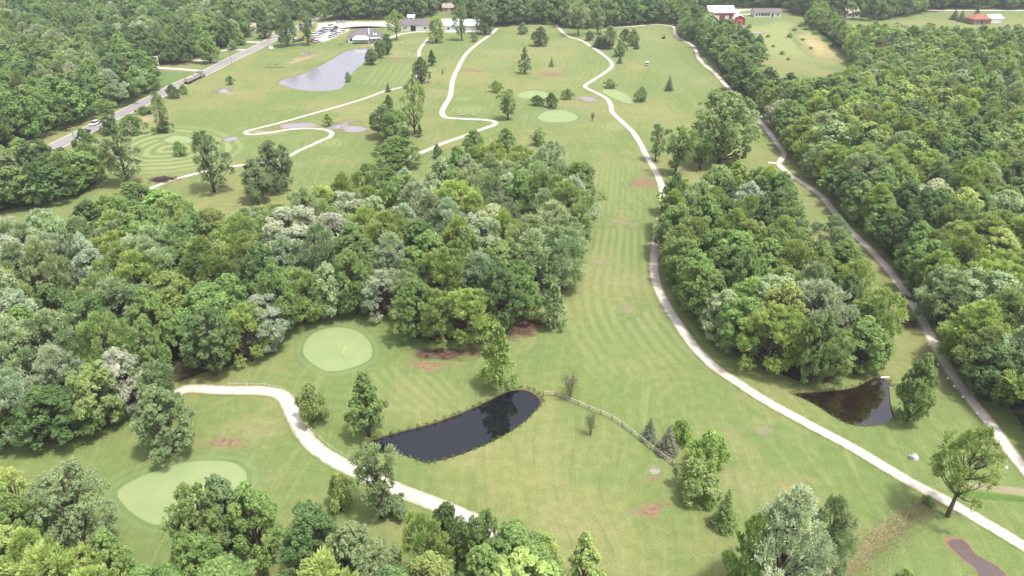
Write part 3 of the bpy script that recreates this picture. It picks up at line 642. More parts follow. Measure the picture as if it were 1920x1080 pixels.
# ------------------------------------------------------------------ vehicles
def make_car(col_, kind='car'):
    L, Wd = (4.5, 1.78) if kind != 'pickup' else (5.5, 1.9)
    o = empty('parked_car' if kind != 'pickup' else 'pickup_truck', (0, 0, 0))
    hb = .78 if kind == 'car' else .95
    m = MB(); a, b = L/2, Wd/2
    m.hull([(-a+.1,-b+.06,.28),(a-.1,-b+.06,.28),(a-.1,b-.06,.28),(-a+.1,b-.06,.28)], [(-a,-b,.55),(a,-b,.55),(a,b,.55),(-a,b,.55)])
    m.hull([(-a,-b,.551),(a,-b,.551),(a,b,.551),(-a,b,.551)], [(-a+.12,-b+.08,hb),(a-.2,-b+.08,hb-.06),(a-.2,b-.08,hb-.06),(-a+.12,b-.08,hb)])
    bo = m.build('body', M['car_paint'], o); bo.color = (*col_, 1)
    c0, c1, t0, t1, ht = {'car': (-1.75, 1.15, -1.25, .35, 1.42), 'van': (-2.1, 1.4, -1.95, .6, 1.75), 'pickup': (-.55, 1.45, -.4, .75, 1.75)}[kind]
    m = MB(); m.hull([(c0,-b+.1,hb-.05),(c1,-b+.1,hb-.05),(c1,b-.1,hb-.05),(c0,b-.1,hb-.05)], [(t0,-b+.25,ht-.06),(t1,-b+.25,ht-.06),(t1,b-.25,ht-.06),(t0,b-.25,ht-.06)])
    m.build('window_glass', M['window_glass'], o)
    r = MB(); r.hull([(t0-.06,-b+.22,ht-.06),(t1+.06,-b+.22,ht-.06),(t1+.06,b-.22,ht-.06),(t0-.06,b-.22,ht-.06)], [(t0,-b+.3,ht),(t1,-b+.3,ht),(t1,b-.3,ht),(t0,b-.3,ht)])
    ro = r.build('roof', M['car_paint'], o); ro.color = (*col_, 1)
    if kind == 'pickup':
        MB().box(-a+.2, c0-.12, -b+.2, b-.2, hb+.003, hb+.02).build('cargo_bed', M['black_plastic'], o)
    for sx in (-L*.3, L*.31):
        for sy in (-b+.06, b-.06):
            w = MB().disc((sx, sy, .33), (0, 1, 0), .33, .22, 14).build('wheel', M['rubber'], o)
            MB().disc((sx, sy + (.115 if sy > 0 else -.115), .33), (0, 1, 0), .19, .02, 10).build('hub', M['steel'], w)
    return o
CAR_COL = {'white': (.80,.80,.79), 'silver': (.55,.56,.58), 'blue': (.14,.24,.42), 'pale blue': (.42,.54,.68), 'dark grey': (.07,.075,.085), 'tan': (.50,.44,.35), 'red': (.42,.03,.045), 'black': (.022,.022,.025)}
def car(px, py, rz, c, label, kind='car', group='cars parked in the gravel lot', cat=None):
    o = make_car(CAR_COL[c], kind); x, y = G(px, py); o.location = (x, y, 0.075); o.rotation_euler = (0, 0, rz)
    return tag(o, label, cat or ('car' if kind != 'pickup' else 'pickup'), group)
lot = [(595,63,'white','car'),(601,60,'silver','car'),(606,62,'blue','car'),(612,59,'silver','car'),(609,55,'tan','car'),(617,58,'white','car'),(619,51,'white','van'),(622,55,'white','car'),(625,59,'dark grey','car'),(629,54,'dark grey','car'),
       (636,43,'silver','car'),(644,42,'tan','car'),(627,62,'tan','car'),(621,70,'pale blue','car'),(628,67,'silver','car'),(634,65,'white','car'),(597,70,'white','car'),(644,60,'white','car'),(589,67,'white','van'),(594,79,'silver','car'),(590,78,'dark grey','car'),(563,77,'black','car'),(555,77,'white','car'),(602,66,'silver','car')]
uniq = {'blue': 'blue car parked in the middle of the gravel lot', 'pale blue': 'pale blue car parked at the lawn edge of the gravel lot', 'black': 'black car parked under the lot-side trees'}
for i, (px, py, c, k) in enumerate(lot):
    lab = uniq.get(c, f'{c} {"van" if k == "van" else "car"} parked in the gravel lot by the clubhouse')
    car(px, py, R(62 + 9 * math.sin(i * 2.3)) + (math.pi if i % 3 == 0 else 0), c, lab, k)
car(585, 78.5, R(20), 'red', 'bright red pickup at the corner of the gravel lot', 'pickup', None)
rd = G(245, 205) - G(127, 263); rang = math.atan2(rd[1], rd[0])
car(178, 234, rang + math.pi, 'white', 'white car driving on the asphalt road', 'car', 'cars on the road')
car(160, 250, rang, 'black', 'black car driving on the asphalt road', 'car', 'cars on the road')
# lorry with a long flat trailer
p = G(364, 149.5); rd = G(437, 110) - G(332, 160); rang = math.atan2(rd[1], rd[0])
lo = empty('flatbed_lorry', (p[0] + .8, p[1] - 1.2, 0.07), rang, 'grey lorry pulling a long loaded flatbed trailer along the road', 'lorry')
b = MB().box(4.6, 6.6, -1.15, 1.15, .6, 2.9).build('cab', M['steel'], lo)
MB().box(6.58, 6.66, -1.0, 1.0, 1.7, 2.6).build('windscreen', M['window_glass'], b)
MB().box(6.6, 8.0, -.85, .85, .6, 1.7).build('bonnet', M['steel'], lo)
MB().box(-8.0, 4.2, -1.2, 1.2, 1.05, 1.3).build('trailer_bed', M['weathered_wood'], lo)
for j, (a0, a1, hh) in enumerate(((-7.4, -4.4, 1.0), (-3.9, -.6, .7), (0.0, 3.4, .9))): MB().box(a0, a1, -.9, .9, 1.304, 1.3 + hh).build('crate', M['tan_shingle'], lo)
for wx in (-6.8, -5.6, -1.2, 3.2, 7.0):
    for wy in (-1.0, 1.0): MB().disc((wx, wy, .5), (0, 1, 0), .5, .3, 14).build('wheel', M['rubber'], lo)
def golf_cart(px, py, rz, lab, roofm='white_paint'):
    x, y = G(px, py); o = empty('golf_cart', (x, y, 0.02), rz, lab, 'golf cart')
    m = MB(); m.hull([(-1.1,-.55,.3),(1.2,-.5,.3),(1.2,.5,.3),(-1.1,.55,.3)], [(-1.15,-.58,.75),(1.0,-.45,.7),(1.0,.45,.7),(-1.15,.58,.75)]); m.build('body', M['white_paint'] if roofm == 'white_paint' else M['black_plastic'], o)
    MB().box(-.5, .1, -.5, .5, .755, .9).box(-.62, -.5, -.5, .5, .755, 1.25).build('seat', M['black_plastic'], o)
    m = MB(); m.hull([(-1.1,-.6,1.78),(.8,-.6,1.78),(.8,.6,1.78),(-1.1,.6,1.78)], [(-1.0,-.5,1.88),(.7,-.5,1.88),(.7,.5,1.88),(-1.0,.5,1.88)]); m.build('roof', M[roofm], o)
    for sx, s2 in ((-1.0, -1.0), (.9, .7)):
        for sy in (-.5, .5): MB().tube([(sx, sy * .9, .7), (s2, sy, 1.8)], [.03, .03], 5).build('roof_post', M['black_plastic'], o)
    for sx in (-.8, .85):
        for sy in (-.52, .52): MB().disc((sx, sy, .24), (0, 1, 0), .24, .18, 12).build('wheel', M['rubber'], o)
    return o
golf_cart(1213, 123, R(70), 'white golf cart crossing the far fairway')
golf_cart(1244, 72.5, R(120), 'dark golf cart on the narrow striped fairway', 'black_plastic')

# ------------------------------------------------------------------ fences, markers, small things
fp = catmull([G(*q) for q in [(1019,741),(1040,742),(1058,750),(1076,756),(1097,766),(1120,775),(1145,786),(1163,797),(1180,810),(1195,821),(1207,832),(1225,846),(1245,861),(1262,873),(1280,887)]], False, .5)
seg = np.r_[0, np.cumsum(np.linalg.norm(np.diff(fp, axis=0), axis=1))]
npost = int(seg[-1] / 2.1); ds = np.linspace(0, seg[-1], npost + 1)
pp = [np.array((np.interp(d, seg, fp[:, 0]), np.interp(d, seg, fp[:, 1]))) for d in ds]
fen = empty('rail_fence', (*pp[0], 0), 0, 'weathered two-rail wooden fence running from the dark pond', 'fence')
rr_ = random.Random(3)
for q in pp:
    l = q - pp[0]; h = 1.05 + rr_.uniform(-.06, .06)
    MB().tube([(l[0], l[1], -.1), (l[0] + rr_.uniform(-.03, .03), l[1] + rr_.uniform(-.03, .03), h)], [.085, .075], 6).build('post', M['weathered_wood'], fen)
for a, b in zip(pp[:-1], pp[1:]):
    for z in (.45, .85):
        j = rr_.uniform(-.05, .05)
        MB().tube([(*(a - pp[0]), z + j), (*(b - pp[0]), z - j)], [.06, .055], 5).build('rail', M['pale_wood'], fen)

def rope_fence(pts, lab, step=2.6):
    c = catmull([G(*q) for q in pts], False, .5); s = np.r_[0, np.cumsum(np.linalg.norm(np.diff(c, axis=0), axis=1))]
    ds = np.linspace(0, s[-1], int(s[-1] / step) + 1); q = [np.array((np.interp(d, s, c[:, 0]), np.interp(d, s, c[:, 1]))) for d in ds]
    o = empty('rope_fence', (*q[0], 0), 0, lab, 'rope fence')
    for a in q: MB().tube([(*(a - q[0]), 0), (*(a - q[0]), .62)], [.035, .03], 6).build('stake', M['white_paint'], o)
    for a, b in zip(q[:-1], q[1:]):
        MB().tube([(*(a - q[0]), .55), (*((a + b) / 2 - q[0]), .42), (*(b - q[0]), .55)], [.012, .012, .012], 4).build('rope', M['tent_cloth'], o)
rope_fence([(430,723),(470,723),(505,725),(530,731),(546,743)], 'low white rope fence on the wood side of the bright path')
rope_fence([(572,790),(582,805),(594,818),(612,835),(638,852),(665,866)], 'low white rope fence on the pond side of the bright path')

def stone(px, py, size, lab, name='marker_stone', cat='stone', group=None, mat='white_paint', seed=0, flat=.7):
    rr = random.Random(seed); x, y = G(px, py); m = MB(); k = 9; rings = [(0.0, .95), (.35, 1.0), (.7, .75), (1.0, .3)]
    pts = []
    for z, r in rings: pts.append([(size/2 * r * (1 + rr.uniform(-.22, .22)) * math.cos(2*math.pi*i/k), size/2 * r * (1 + rr.uniform(-.22, .22)) * math.sin(2*math.pi*i/k), z * size * flat * (1 + rr.uniform(-.1, .1)) - .03) for i in range(k)])
    for a, b in zip(pts[:-1], pts[1:]):
        q = len(m.v); m.v += a + b
        for i in range(k): m.f.append((q+i, q+(i+1) % k, q+k+(i+1) % k, q+k+i))
    q = len(m.v); m.v += pts[-1]; m.f.append(tuple(range(q, q + k)))
    o = m.build(name, M[mat]); o.location = (x, y, 0.02); return tag(o, lab, cat, group)
stone(1713, 860, 1.25, 'big pale boulder on the turf between the two gravel paths', 'boulder', 'boulder', None, 'boulder', 5)
for i, (px, py) in enumerate([(1741,647),(1759,684),(1777,710),(1789,725),(1805,745),(1832,776),(1846,792),(1866,821),(1870,828),(1886,846),(1899,864),(1914,883),(1887,877)]):
    stone(px, py, .42, 'white-painted marker stone on the turf edge of the outer gravel path', group='marker stones along the outer path', seed=i)
# flagstick in the oval green
x, y = G(646, 671); fs_ = empty('flagstick', (x, y, 0.03), R(35), 'flagstick with a small yellow flag in the oval putting green', 'flagstick')
MB().tube([(0, 0, 0), (0, 0, 2.1)], [.025, .02], 6).build('pole', M['white_paint'], fs_)
MB().hull([(0.02,-.01,1.65),(.5,-.01,1.78),(.5,.01,1.78),(.02,.01,1.65)], [(0.02,-.01,2.08),(.5,-.01,1.98),(.5,.01,1.98),(.02,.01,2.08)]).build('flag', M['yellow_flag'], fs_)
# dish, benches, poles, picnic table, brush pile
x, y = G(510, 93); dsh = empty('satellite_dish', (x, y), R(180), 'white round dish standing on the roadside lawn', 'dish')
MB().tube([(0, 0, 0), (0, 0, 1.5)], [.09, .07], 8).build('mast', M['steel'], dsh)
m = MB(); k = 20; base = []
for r, d in ((.05, 0), (.5, .06), (.9, .2), (1.25, .40)):
    base.append([(r * math.cos(2*math.pi*i/k), .25 + d, 1.6 + r * math.sin(2*math.pi*i/k)) for i in range(k)])
for a, b in zip(base[:-1], base[1:]):
    q = len(m.v); m.v += a + b
    for i in range(k): m.f.append((q+i, q+(i+1) % k, q+k+(i+1) % k, q+k+i))
m.build('reflector', M['white_paint'], dsh)
def bench(px, py, rz, lab, mat='pale_wood'):
    x, y = G(px, py); o = empty('bench', (x, y, 0.02), rz, lab, 'bench')
    for yy in (-.2, 0, .2): MB().box(-.9, .9, yy - .085, yy + .085, .44, .49).build('seat_slat', M[mat], o)
    for z in (.65, .85): MB().box(-.9, .9, .30, .34, z, z + .14).build('back_slat', M[mat], o)
    for xx in (-.7, .7): MB().box(xx - .05, xx + .05, -.25, .25, 0, .437).box(xx - .04, xx + .04, .34, .40, 0, 1.0).build('leg', M['dark_wood'], o)
bench(533, 104, R(10), 'pale bench at the practice ground behind the brown bare patch'); bench(517, 121.5, R(-15), 'pale bench at the lower end of the brown bare patch')
bench(416, 349.5, R(10), 'pale bench under the open-crowned tree by the narrow path'); bench(868, 217, R(5), 'pale bench at the elbow of the S-bend path'); bench(888, 217.5, R(-3), 'pale bench below the ring-mown tee')
bench(366, 118, R(30), 'pale bench on the lawn across the road')
x, y = G(515, 128); lr = empty('log_rail', (x, y), 0, 'low dark log rail on the practice ground', 'rail')
MB().tube([(-4.6, 0, .35), (4.6, .3, .35)], [.14, .12], 7).build('log', M['dark_wood'], lr)
for xx in (-4.2, 0, 4.2): MB().box(xx - .1, xx + .1, -.1, .25, 0, .3).build('block', M['dark_wood'], lr)
def utility_pole(px, py, top, lab):
    x, y = G(px, py); h = height_for(px, py, top); o = empty('utility_pole', (x, y), R(60), lab, 'pole')
    MB().tube([(0, 0, 0), (0, 0, h)], [.16, .11], 8).build('pole', M['weathered_wood'], o)
    ca = MB().box(-1.2, 1.2, -.06, .06, h - .9, h - .75).build('crossarm', M['weathered_wood'], o)
    for xx in (-1.1, 0.5, 1.1): MB().disc((xx, 0, h - .65), (0, 0, 1), .06, .2, 8).build('insulator', M['white_paint'], ca)
utility_pole(435, 122, 88, 'wooden utility pole beside the second driveway'); utility_pole(505, 86, 62, 'wooden utility pole near the far end of the road')
utility_pole(143, 272, 236, 'wooden utility pole by the road bend')
x, y = G(640, 84); pt = empty('picnic_table', (x, y, .02), R(15), 'reddish picnic table on the lawn beside the clubhouse', 'table')
MB().box(-1.2, 1.2, -.4, .4, .72, .78).build('tabletop', M['picnic_red'], pt)
for s in (-1, 1):
    MB().box(-1.2, 1.2, s*.75 - .14, s*.75 + .14, .42, .47).build('seat', M['picnic_red'], pt)
    MB().hull([(s*.8-.05,-.7,0),(s*.8+.05,-.7,0),(s*.8+.05,.7,0),(s*.8-.05,.7,0)], [(s*.8-.05,-.3,.717),(s*.8+.05,-.3,.717),(s*.8+.05,.3,.717),(s*.8-.05,.3,.717)]).build('leg', M['picnic_red'], pt)
rb = random.Random(9); m = MB(); x, y = G(305, 338)
for i in range(160):
    a = rb.uniform(0, 2*math.pi); r = abs(rb.gauss(0, 1.2)); z = max(.05, 1.0 - r * .38) * rb.random(); d = rb.uniform(0, math.pi); l = rb.uniform(.5, 1.6)
    cx, cy_ = r * 1.7 * math.cos(a), r * math.sin(a)
    m.tube([(cx - l*math.cos(d), cy_ - l*math.sin(d), z), (cx + l*math.cos(d), cy_ + l*math.sin(d), z + rb.uniform(-.1, .4))], [.09, .04], 4)
o = m.build('brush_pile', M['dead_brush']); o.location = (x, y, 0.02); tag(o, 'dark pile of cut brush beside the narrow pale path', 'brush pile')
x, y = G(1659, 709); o = MB().tube([(-.75, 0, .0), (.75, .1, .02)], [.17, .17], 10).build('drain_pipe', M['white_paint']); o.location = (x, y, .12); tag(o, 'short white pipe at the edge of the brown pond', 'pipe')

# ------------------------------------------------------------------ tree library
def unit(a): return a / (np.linalg.norm(a, axis=-1, keepdims=True) + 1e-9)
def leaf_mesh(name, pos, axis, nrm, length, width, lv, cv, mat):
    n = len(pos); axis = unit(axis); b = unit(np.cross(nrm, axis))
    L = length[:, None] * axis * 0.5; Bv = width[:, None] * b * 0.5
    v = np.empty((n, 4, 3), np.float32); v[:, 0] = pos - L; v[:, 1] = pos + Bv; v[:, 2] = pos + L; v[:, 3] = pos - Bv
    me = bpy.data.meshes.new(name)
    me.vertices.add(4 * n); me.vertices.foreach_set('co', v.reshape(-1))
    me.loops.add(4 * n); me.loops.foreach_set('vertex_index', np.arange(4 * n, dtype=np.int32))
    me.polygons.add(n); me.polygons.foreach_set('loop_start', np.arange(0, 4 * n, 4, dtype=np.int32))
    for k, a in (('lv', lv), ('cv', cv)):
        at = me.attributes.new(k, 'FLOAT', 'POINT'); at.data.foreach_set('value', np.repeat(a, 4).astype(np.float32))
    me.materials.append(mat); me.update(calc_edges=True); me.validate()
    return me
PROF = {
 'round': lambda s: np.sqrt(np.clip(1 - (2 * s - 0.95) ** 2 / 1.1, 0.02, 1)),
 'dome':  lambda s: np.clip(np.cos(np.clip(s - 0.28, 0, 1) / 0.72 * 1.45), 0.05, 1) * np.clip(0.55 + s * 1.6, 0, 1),
 'pyr':   lambda s: np.clip((1 - s) ** 0.75 * 1.1, 0.08, 1) * np.clip(0.6 + s * 2.0, 0, 1),
 'oval':  lambda s: np.sqrt(np.clip(1 - (2 * s - 0.85) ** 2 / 1.35, 0.03, 1)),
 'vase':  lambda s: np.clip(0.35 + 0.75 * s, 0, 1) * np.sqrt(np.clip(1 - np.clip(s - .55, 0, 1) ** 2 / .22, 0.05, 1)),
}
def make_tree(name, seed, H, Rd, base, shape, nl, nc, nlf, size, asp=0.6, tuft=0.0, lobe=(0.30, 0.44), clump=0.34, trunk=True, tr=0.02, mat='leaf', gap=0.0, droop=0.0):
    """returns (crown mesh, trunk mesh): lobes on limbs, sprays on lobes, leaf faces on sprays"""
    rg = np.random.default_rng(seed); hc = H - base
    pf = PROF[shape]
    i = np.arange(nl); s = (i + rg.uniform(.2, .8, nl)) / nl; s = 0.06 + 0.90 * s ** 0.85
    ang = i * 2.39996 + rg.uniform(-1.1, 1.1, nl)
    lr = Rd * rg.uniform(*lobe, nl) * (0.55 + 0.45 * pf(s))
    lob = 1 + .13 * np.sin(2 * ang + seed) + .09 * np.sin(5 * ang + 2 * seed)
    rad = np.clip(pf(s) * Rd * lob - lr * 0.8, 0, None) * np.where(rg.random(nl) < .22, rg.uniform(.3, .7, nl), rg.uniform(0.88, 1.12, nl))
    rad[-1] *= 0.2
    lc = np.stack([rad * np.cos(ang), rad * np.sin(ang), base + s * hc - lr * 0.3 * (s > .5)], 1)
    lc[:, 2] = np.minimum(lc[:, 2], H - lr * 0.75)
    keep = rg.random(nl) >= gap; keep[-2:] = True
    lc, lr = lc[keep], lr[keep]; nl = len(lc)
    core = np.array([0, 0, base + hc * 0.4])
    # sprays
    d = unit(rg.normal(size=(nl, nc, 3)))
    out = unit(lc - core)[:, None, :]
    pref = unit(out * 0.9 + np.array([0, 0, 0.75]))
    d = unit(d + pref * 0.55)
    rr = rg.uniform(0.55, 1.08, (nl, nc, 1))
    cc = lc[:, None, :] + d * lr[:, None, None] * rr * np.array([1, 1, 0.82])
    cr = np.repeat((lr * clump)[:, None], nc, 1) * rg.uniform(.7, 1.3, (nl, nc))
    cvv = np.clip(rg.normal(0.5, 0.22, (nl, nc)) + rg.normal(0, .16, (nl, 1)), 0, 1)
    # leaves
    o = unit(rg.normal(size=(nl, nc, nlf, 3)) + d[:, :, None, :] * 0.5 + np.array([0, 0, .25]))
    rl = rg.random((nl, nc, nlf, 1)) ** 0.45
    pos = cc[:, :, None, :] + o * rl * cr[:, :, None, None]
    if tuft > 0:
        ax = unit(d[:, :, None, :] * 0.7 + np.array([0, 0, 1.0]) * tuft + o * 0.55 + rg.normal(0, .22, o.shape))
        nrm = unit(rg.normal(size=o.shape) * .7 + o * 0.4 + np.array([0, 0, 1.5]))
        pos = cc[:, :, None, :] + ax * cr[:, :, None, None] * rg.uniform(-.3, 1.25, (nl, nc, nlf, 1)) + rg.normal(size=o.shape) * cr[:, :, None, None] * 0.28
    else:
        nrm = unit(o * 0.8 + np.array([0, 0, .85]) + rg.normal(0, .45, o.shape))
        ax = unit(np.cross(nrm, rg.normal(size=o.shape)) + np.array([0, 0, -droop]))
    n = nl * nc * nlf
    pos = pos.reshape(n, 3); ax = ax.reshape(n, 3); nrm = nrm.reshape(n, 3)
    keep = pos[:, 2] > 0.15; pos, ax, nrm = pos[keep], ax[keep], nrm[keep]
    cv = np.repeat(cvv.reshape(-1), nlf)[keep]; lv = rg.random(len(pos)); sz = size * rg.uniform(.65, 1.35, len(pos))
    crown = leaf_mesh(name + '_crown', pos, ax, nrm, sz, sz * asp, lv, cv, M[mat])
    tm = None
    if trunk:
        m = MB(); r0 = H * tr; bend = rg.normal(0, .12, 2)
        tp = [np.array((bend[0] * z, bend[1] * z, 0)) * 0.25 + np.array((0, 0, z * (base + hc * .72) - .12)) for z in np.linspace(0, 1, 5)]
        m.tube(tp, [r0 * 1.35, r0, r0 * .85, r0 * .6, r0 * .3], 8)
        for k in range(nl):
            zt = min(max(base * 0.85, lc[k][2] - hc * 0.28 - 0.25 * np.linalg.norm(lc[k][:2])), base + hc * .65)
            a = np.array((bend[0], bend[1], 0)) * .25 * zt / (base + hc * .72) + np.array((0, 0, zt))
            mid = a * .45 + lc[k] * .55 + np.array((0, 0, -.05 * hc)) * .5
            m.tube([a, mid, lc[k]], [r0 * .5, r0 * .32, r0 * .1], 5)
        tm = bpy.data.meshes.new(name + '_trunk'); tm.from_pydata([tuple(map(float, q)) for q in m.v], [], m.f); tm.materials.append(M['bark']); tm.update()
        tm.polygons.foreach_set('use_smooth', [True] * len(tm.polygons))
    return crown, tm
def make_spruce(name, seed, H, Rd, tiers=19, n_per=1150, size=.3):
    rg = np.random.default_rng(seed); P_, A_, N_, C_ = [], [], [], []; m = MB()
    m.tube([(0, 0, -.1), (0, 0, H * .5), (0, 0, H * .98)], [H * .018, H * .011, .02], 7)
    for t in range(tiers):
        s = t / (tiers - 1); z = H * (.05 + .92 * s); r = Rd * (1 - s) ** .9 * rg.uniform(.88, 1.1) + .12
        nb = int(9 - 4 * s); a0 = rg.uniform(0, 6.28)
        for b in range(nb):
            a = a0 + 6.283 * b / nb + rg.uniform(-.2, .2); L = r * rg.uniform(.72, 1.15)
            tip = np.array((math.cos(a) * L, math.sin(a) * L, z - L * .28)); st = np.array((0, 0, z))
            m.tube([st, tip * .95 + st * .05], [.035, .012], 4)
            k = max(12, int(n_per * L / Rd / 9)); u = rg.random(k) ** .6
            p = st + (tip - st) * u[:, None]; w = .30 * L * (1 - .55 * u) + .06
            side = np.array((-math.sin(a), math.cos(a), 0)); off = rg.uniform(-1, 1, k)
            p = p + side * (off * w)[:, None] + rg.normal(0, .05 * L + .02, (k, 3))
            P_.append(p); A_.append(np.array((math.cos(a), math.sin(a), -.15)) + side * off[:, None] * .8 + rg.normal(0, .25, (k, 3)))
            N_.append(np.array((0, 0, 1)) + rg.normal(0, .5, (k, 3))); C_.append(np.full(k, np.clip(rg.normal(.5, .2), 0, 1)))
    p = np.concatenate(P_); sz = size * rg.uniform(.6, 1.3, len(p))
    crown = leaf_mesh(name + '_crown', p, np.concatenate(A_), unit(np.concatenate(N_)), sz, sz * .42, rg.random(len(p)), np.concatenate(C_), M['leaf'])
    tm = bpy.data.meshes.new(name + '_trunk'); tm.from_pydata([tuple(map(float, q)) for q in m.v], [], m.f); tm.materials.append(M['bark']); tm.update()
    return crown, tm
def make_twiggy(name, seed, H, Rd, n=60, leaves=900):
    rg = np.random.default_rng(seed); m = MB(); tips = []
    for i in range(9):
        a = 6.283 * i / 9 + rg.uniform(-.3, .3); l = rg.uniform(.55, 1.0)
        e = np.array((math.cos(a) * Rd * .6 * l, math.sin(a) * Rd * .6 * l, H * rg.uniform(.6, .98))); st = np.array((rg.normal(0, .1), rg.normal(0, .1), -.05))
        m.tube([st, st * .5 + e * .5 + (0, 0, .1 * H), e], [.06, .04, .012], 5)
        for j in range(n // 3):
            u = rg.uniform(.25, 1); q = st + (e - st) * u; t = q + np.array((rg.normal(0, .35) * Rd, rg.normal(0, .35) * Rd, rg.uniform(.1, .35) * H)); t[2] = min(t[2], H)
            m.tube([q, t], [.02, .008], 3); tips.append(q * .4 + t * .6); tips.append(t)
    tips = np.array(tips); k = rg.integers(0, len(tips), leaves); p = tips[k] + rg.normal(0, .14, (leaves, 3)); p[:, 2] = np.abs(p[:, 2]) * rg.uniform(.55, 1, leaves)
    crown = leaf_mesh(name + '_crown', p, rg.normal(size=p.shape), unit(rg.normal(size=p.shape)), np.full(leaves, .16), np.full(leaves, .09), rg.random(leaves), rg.random(leaves), M['leaf'])
    tm = bpy.data.meshes.new(name + '_trunk'); tm.from_pydata([tuple(map(float, q)) for q in m.v], [], m.f); tm.materials.append(M['dead_twig']); tm.update()
    return crown, tm

LIB = {}
def reg(kind, lst):
    out = []
    for c, t in lst:
        co = np.empty(len(c.vertices) * 3, np.float32); c.vertices.foreach_get('co', co); co = co.reshape(-1, 3)
        out.append((c, t, float(np.percentile(co[:, 2], 99.7)), float(np.percentile(np.hypot(co[:, 0], co[:, 1]), 97))))
    LIB[kind] = out
#            name seed H Rd base shape lobes sprays leaves size
reg('maple', [make_tree('maple', 11 + i, 14, 4.6, 0.9, ('round', 'dome', 'oval', 'dome')[i], (58, 62, 54, 66)[i], 16, 34, .285, .60, lobe=(.20, .32), clump=.46) for i in range(4)])
reg('oak', [make_tree('oak', 31 + i, 14, 5.0, 0.9, ('dome', 'round', 'dome')[i], 70, 13, 35, .275, .64, lobe=(.17, .29), clump=.42) for i in range(3)])
reg('silver', [make_tree('silver', 51 + i, 14, 4.7, 0.9, ('round', 'dome', 'oval')[i], (46, 52, 46)[i], 18, 35, .40, .30, tuft=.35, lobe=(.20, .34), clump=.40) for i in range(3)])
reg('open', [make_tree('open', 71 + i, 16, 4.6, 2.2, ('oval', 'vase')[i], 30, 14, 28, .38, .5, lobe=(.20, .34), clump=.45, gap=.10, tuft=.15) for i in range(2)])
reg('pyr', [make_tree('pyr', 81 + i, 12, 3.4, .9, 'pyr', 40, 15, 22, .36, .6, lobe=(.24, .36), clump=.40, tuft=(.25 if i else 0)) for i in range(2)])
reg('bush', [make_tree('bush', 91 + i, 5, 3.4, .25, 'dome', 22, 16, 22, .30, .62, lobe=(.26, .40), clump=.4, tr=.03) for i in range(3)])
reg('spruce', [make_spruce('spruce', 95 + i, 10, 2.6 + .5 * i) for i in range(2)])
reg('twiggy', [make_twiggy('twiggy', 99 + i, 4, 2.2) for i in range(2)])
reg('lone', [make_tree('lone', 111, 15, 5.2, 4.6, 'oval', 44, 12, 26, .34, .5, lobe=(.15, .26), clump=.5, gap=.08, tuft=.12, tr=.022)])

TINT = {'green': (.228, .332, .108), 'dark': (.146, .228, .082), 'yellow': (.345, .430, .140), 'silver': (.43, .525, .370), 'sage': (.360, .445, .250),
        'olive': (.285, .372, .138), 'bright': (.270, .385, .098), 'grey': (.240, .312, .155), 'purple': (.120, .062, .072), 'blue': (.175, .235, .190), 'tan': (.265, .285, .205)}
WORDS = {'green': 'mid-green leafy tree', 'dark': 'dark green broad-crowned tree', 'yellow': 'yellow-green leafy tree', 'silver': 'pale silver-leaved tree', 'sage': 'dull sage-green tree', 'olive': 'olive-green tree', 'bright': 'bright green tree', 'grey': 'grey-green tree'}
trg = np.random.default_rng(5)
def tintc(k, j=.12):
    c = np.array(TINT[k]) * (1 + trg.normal(0, j)) * (1 + trg.normal(0, .025, 3)); return tuple(np.clip(c, .01, .5))
def place(kind, x, y, h, rad, tk, name, label, group=None, cat='tree', variant=None, rz=None, lean=(0, 0), tint=None, bark=None):
    c, t, h0, r0 = LIB[kind][trg.integers(len(LIB[kind])) if variant is None else variant % len(LIB[kind])]
    o = empty(name, (x, y, 0.0), trg.uniform(0, 6.28) if rz is None else rz, label, cat, group)
    o.rotation_euler[0], o.rotation_euler[1] = lean
    o.scale = (rad / r0, rad / r0, h / h0)
    cr = bpy.data.objects.new('crown', c); col.objects.link(cr); cr.parent = o; cr.color = (*(tint or tintc(tk)), 1)
    tr_ = bpy.data.objects.new('trunk', t); col.objects.link(tr_); tr_.parent = o
    return o
ALONE = []
def lone(kind, px, py, top, wpx, tk, label, name=None, cat='tree', group=None, **kw):
    """a tree standing by itself: foot, top and width as surveyed in the photograph"""
    x, y = G(px, py); h = height_for(px, py, top); dep = proj(x, y, h * .5)[2]
    rad = wpx / FPX * dep / 2 * (.88 if kind == 'open' else 1); ALONE.append((x, y, rad))
    nm = name or {'spruce': 'spruce_tree', 'bush': 'shrub', 'twiggy': 'bare_shrub', 'silver': 'silver_poplar', 'open': 'open_crowned_tree', 'pyr': 'pyramidal_tree', 'oak': 'oak_tree', 'lone': 'tall_tree'}.get(kind, 'broadleaf_tree')
    return place(kind, x, y, h, rad, tk, nm, label, group, cat if kind not in ('bush', 'twiggy') else 'shrub', **kw)

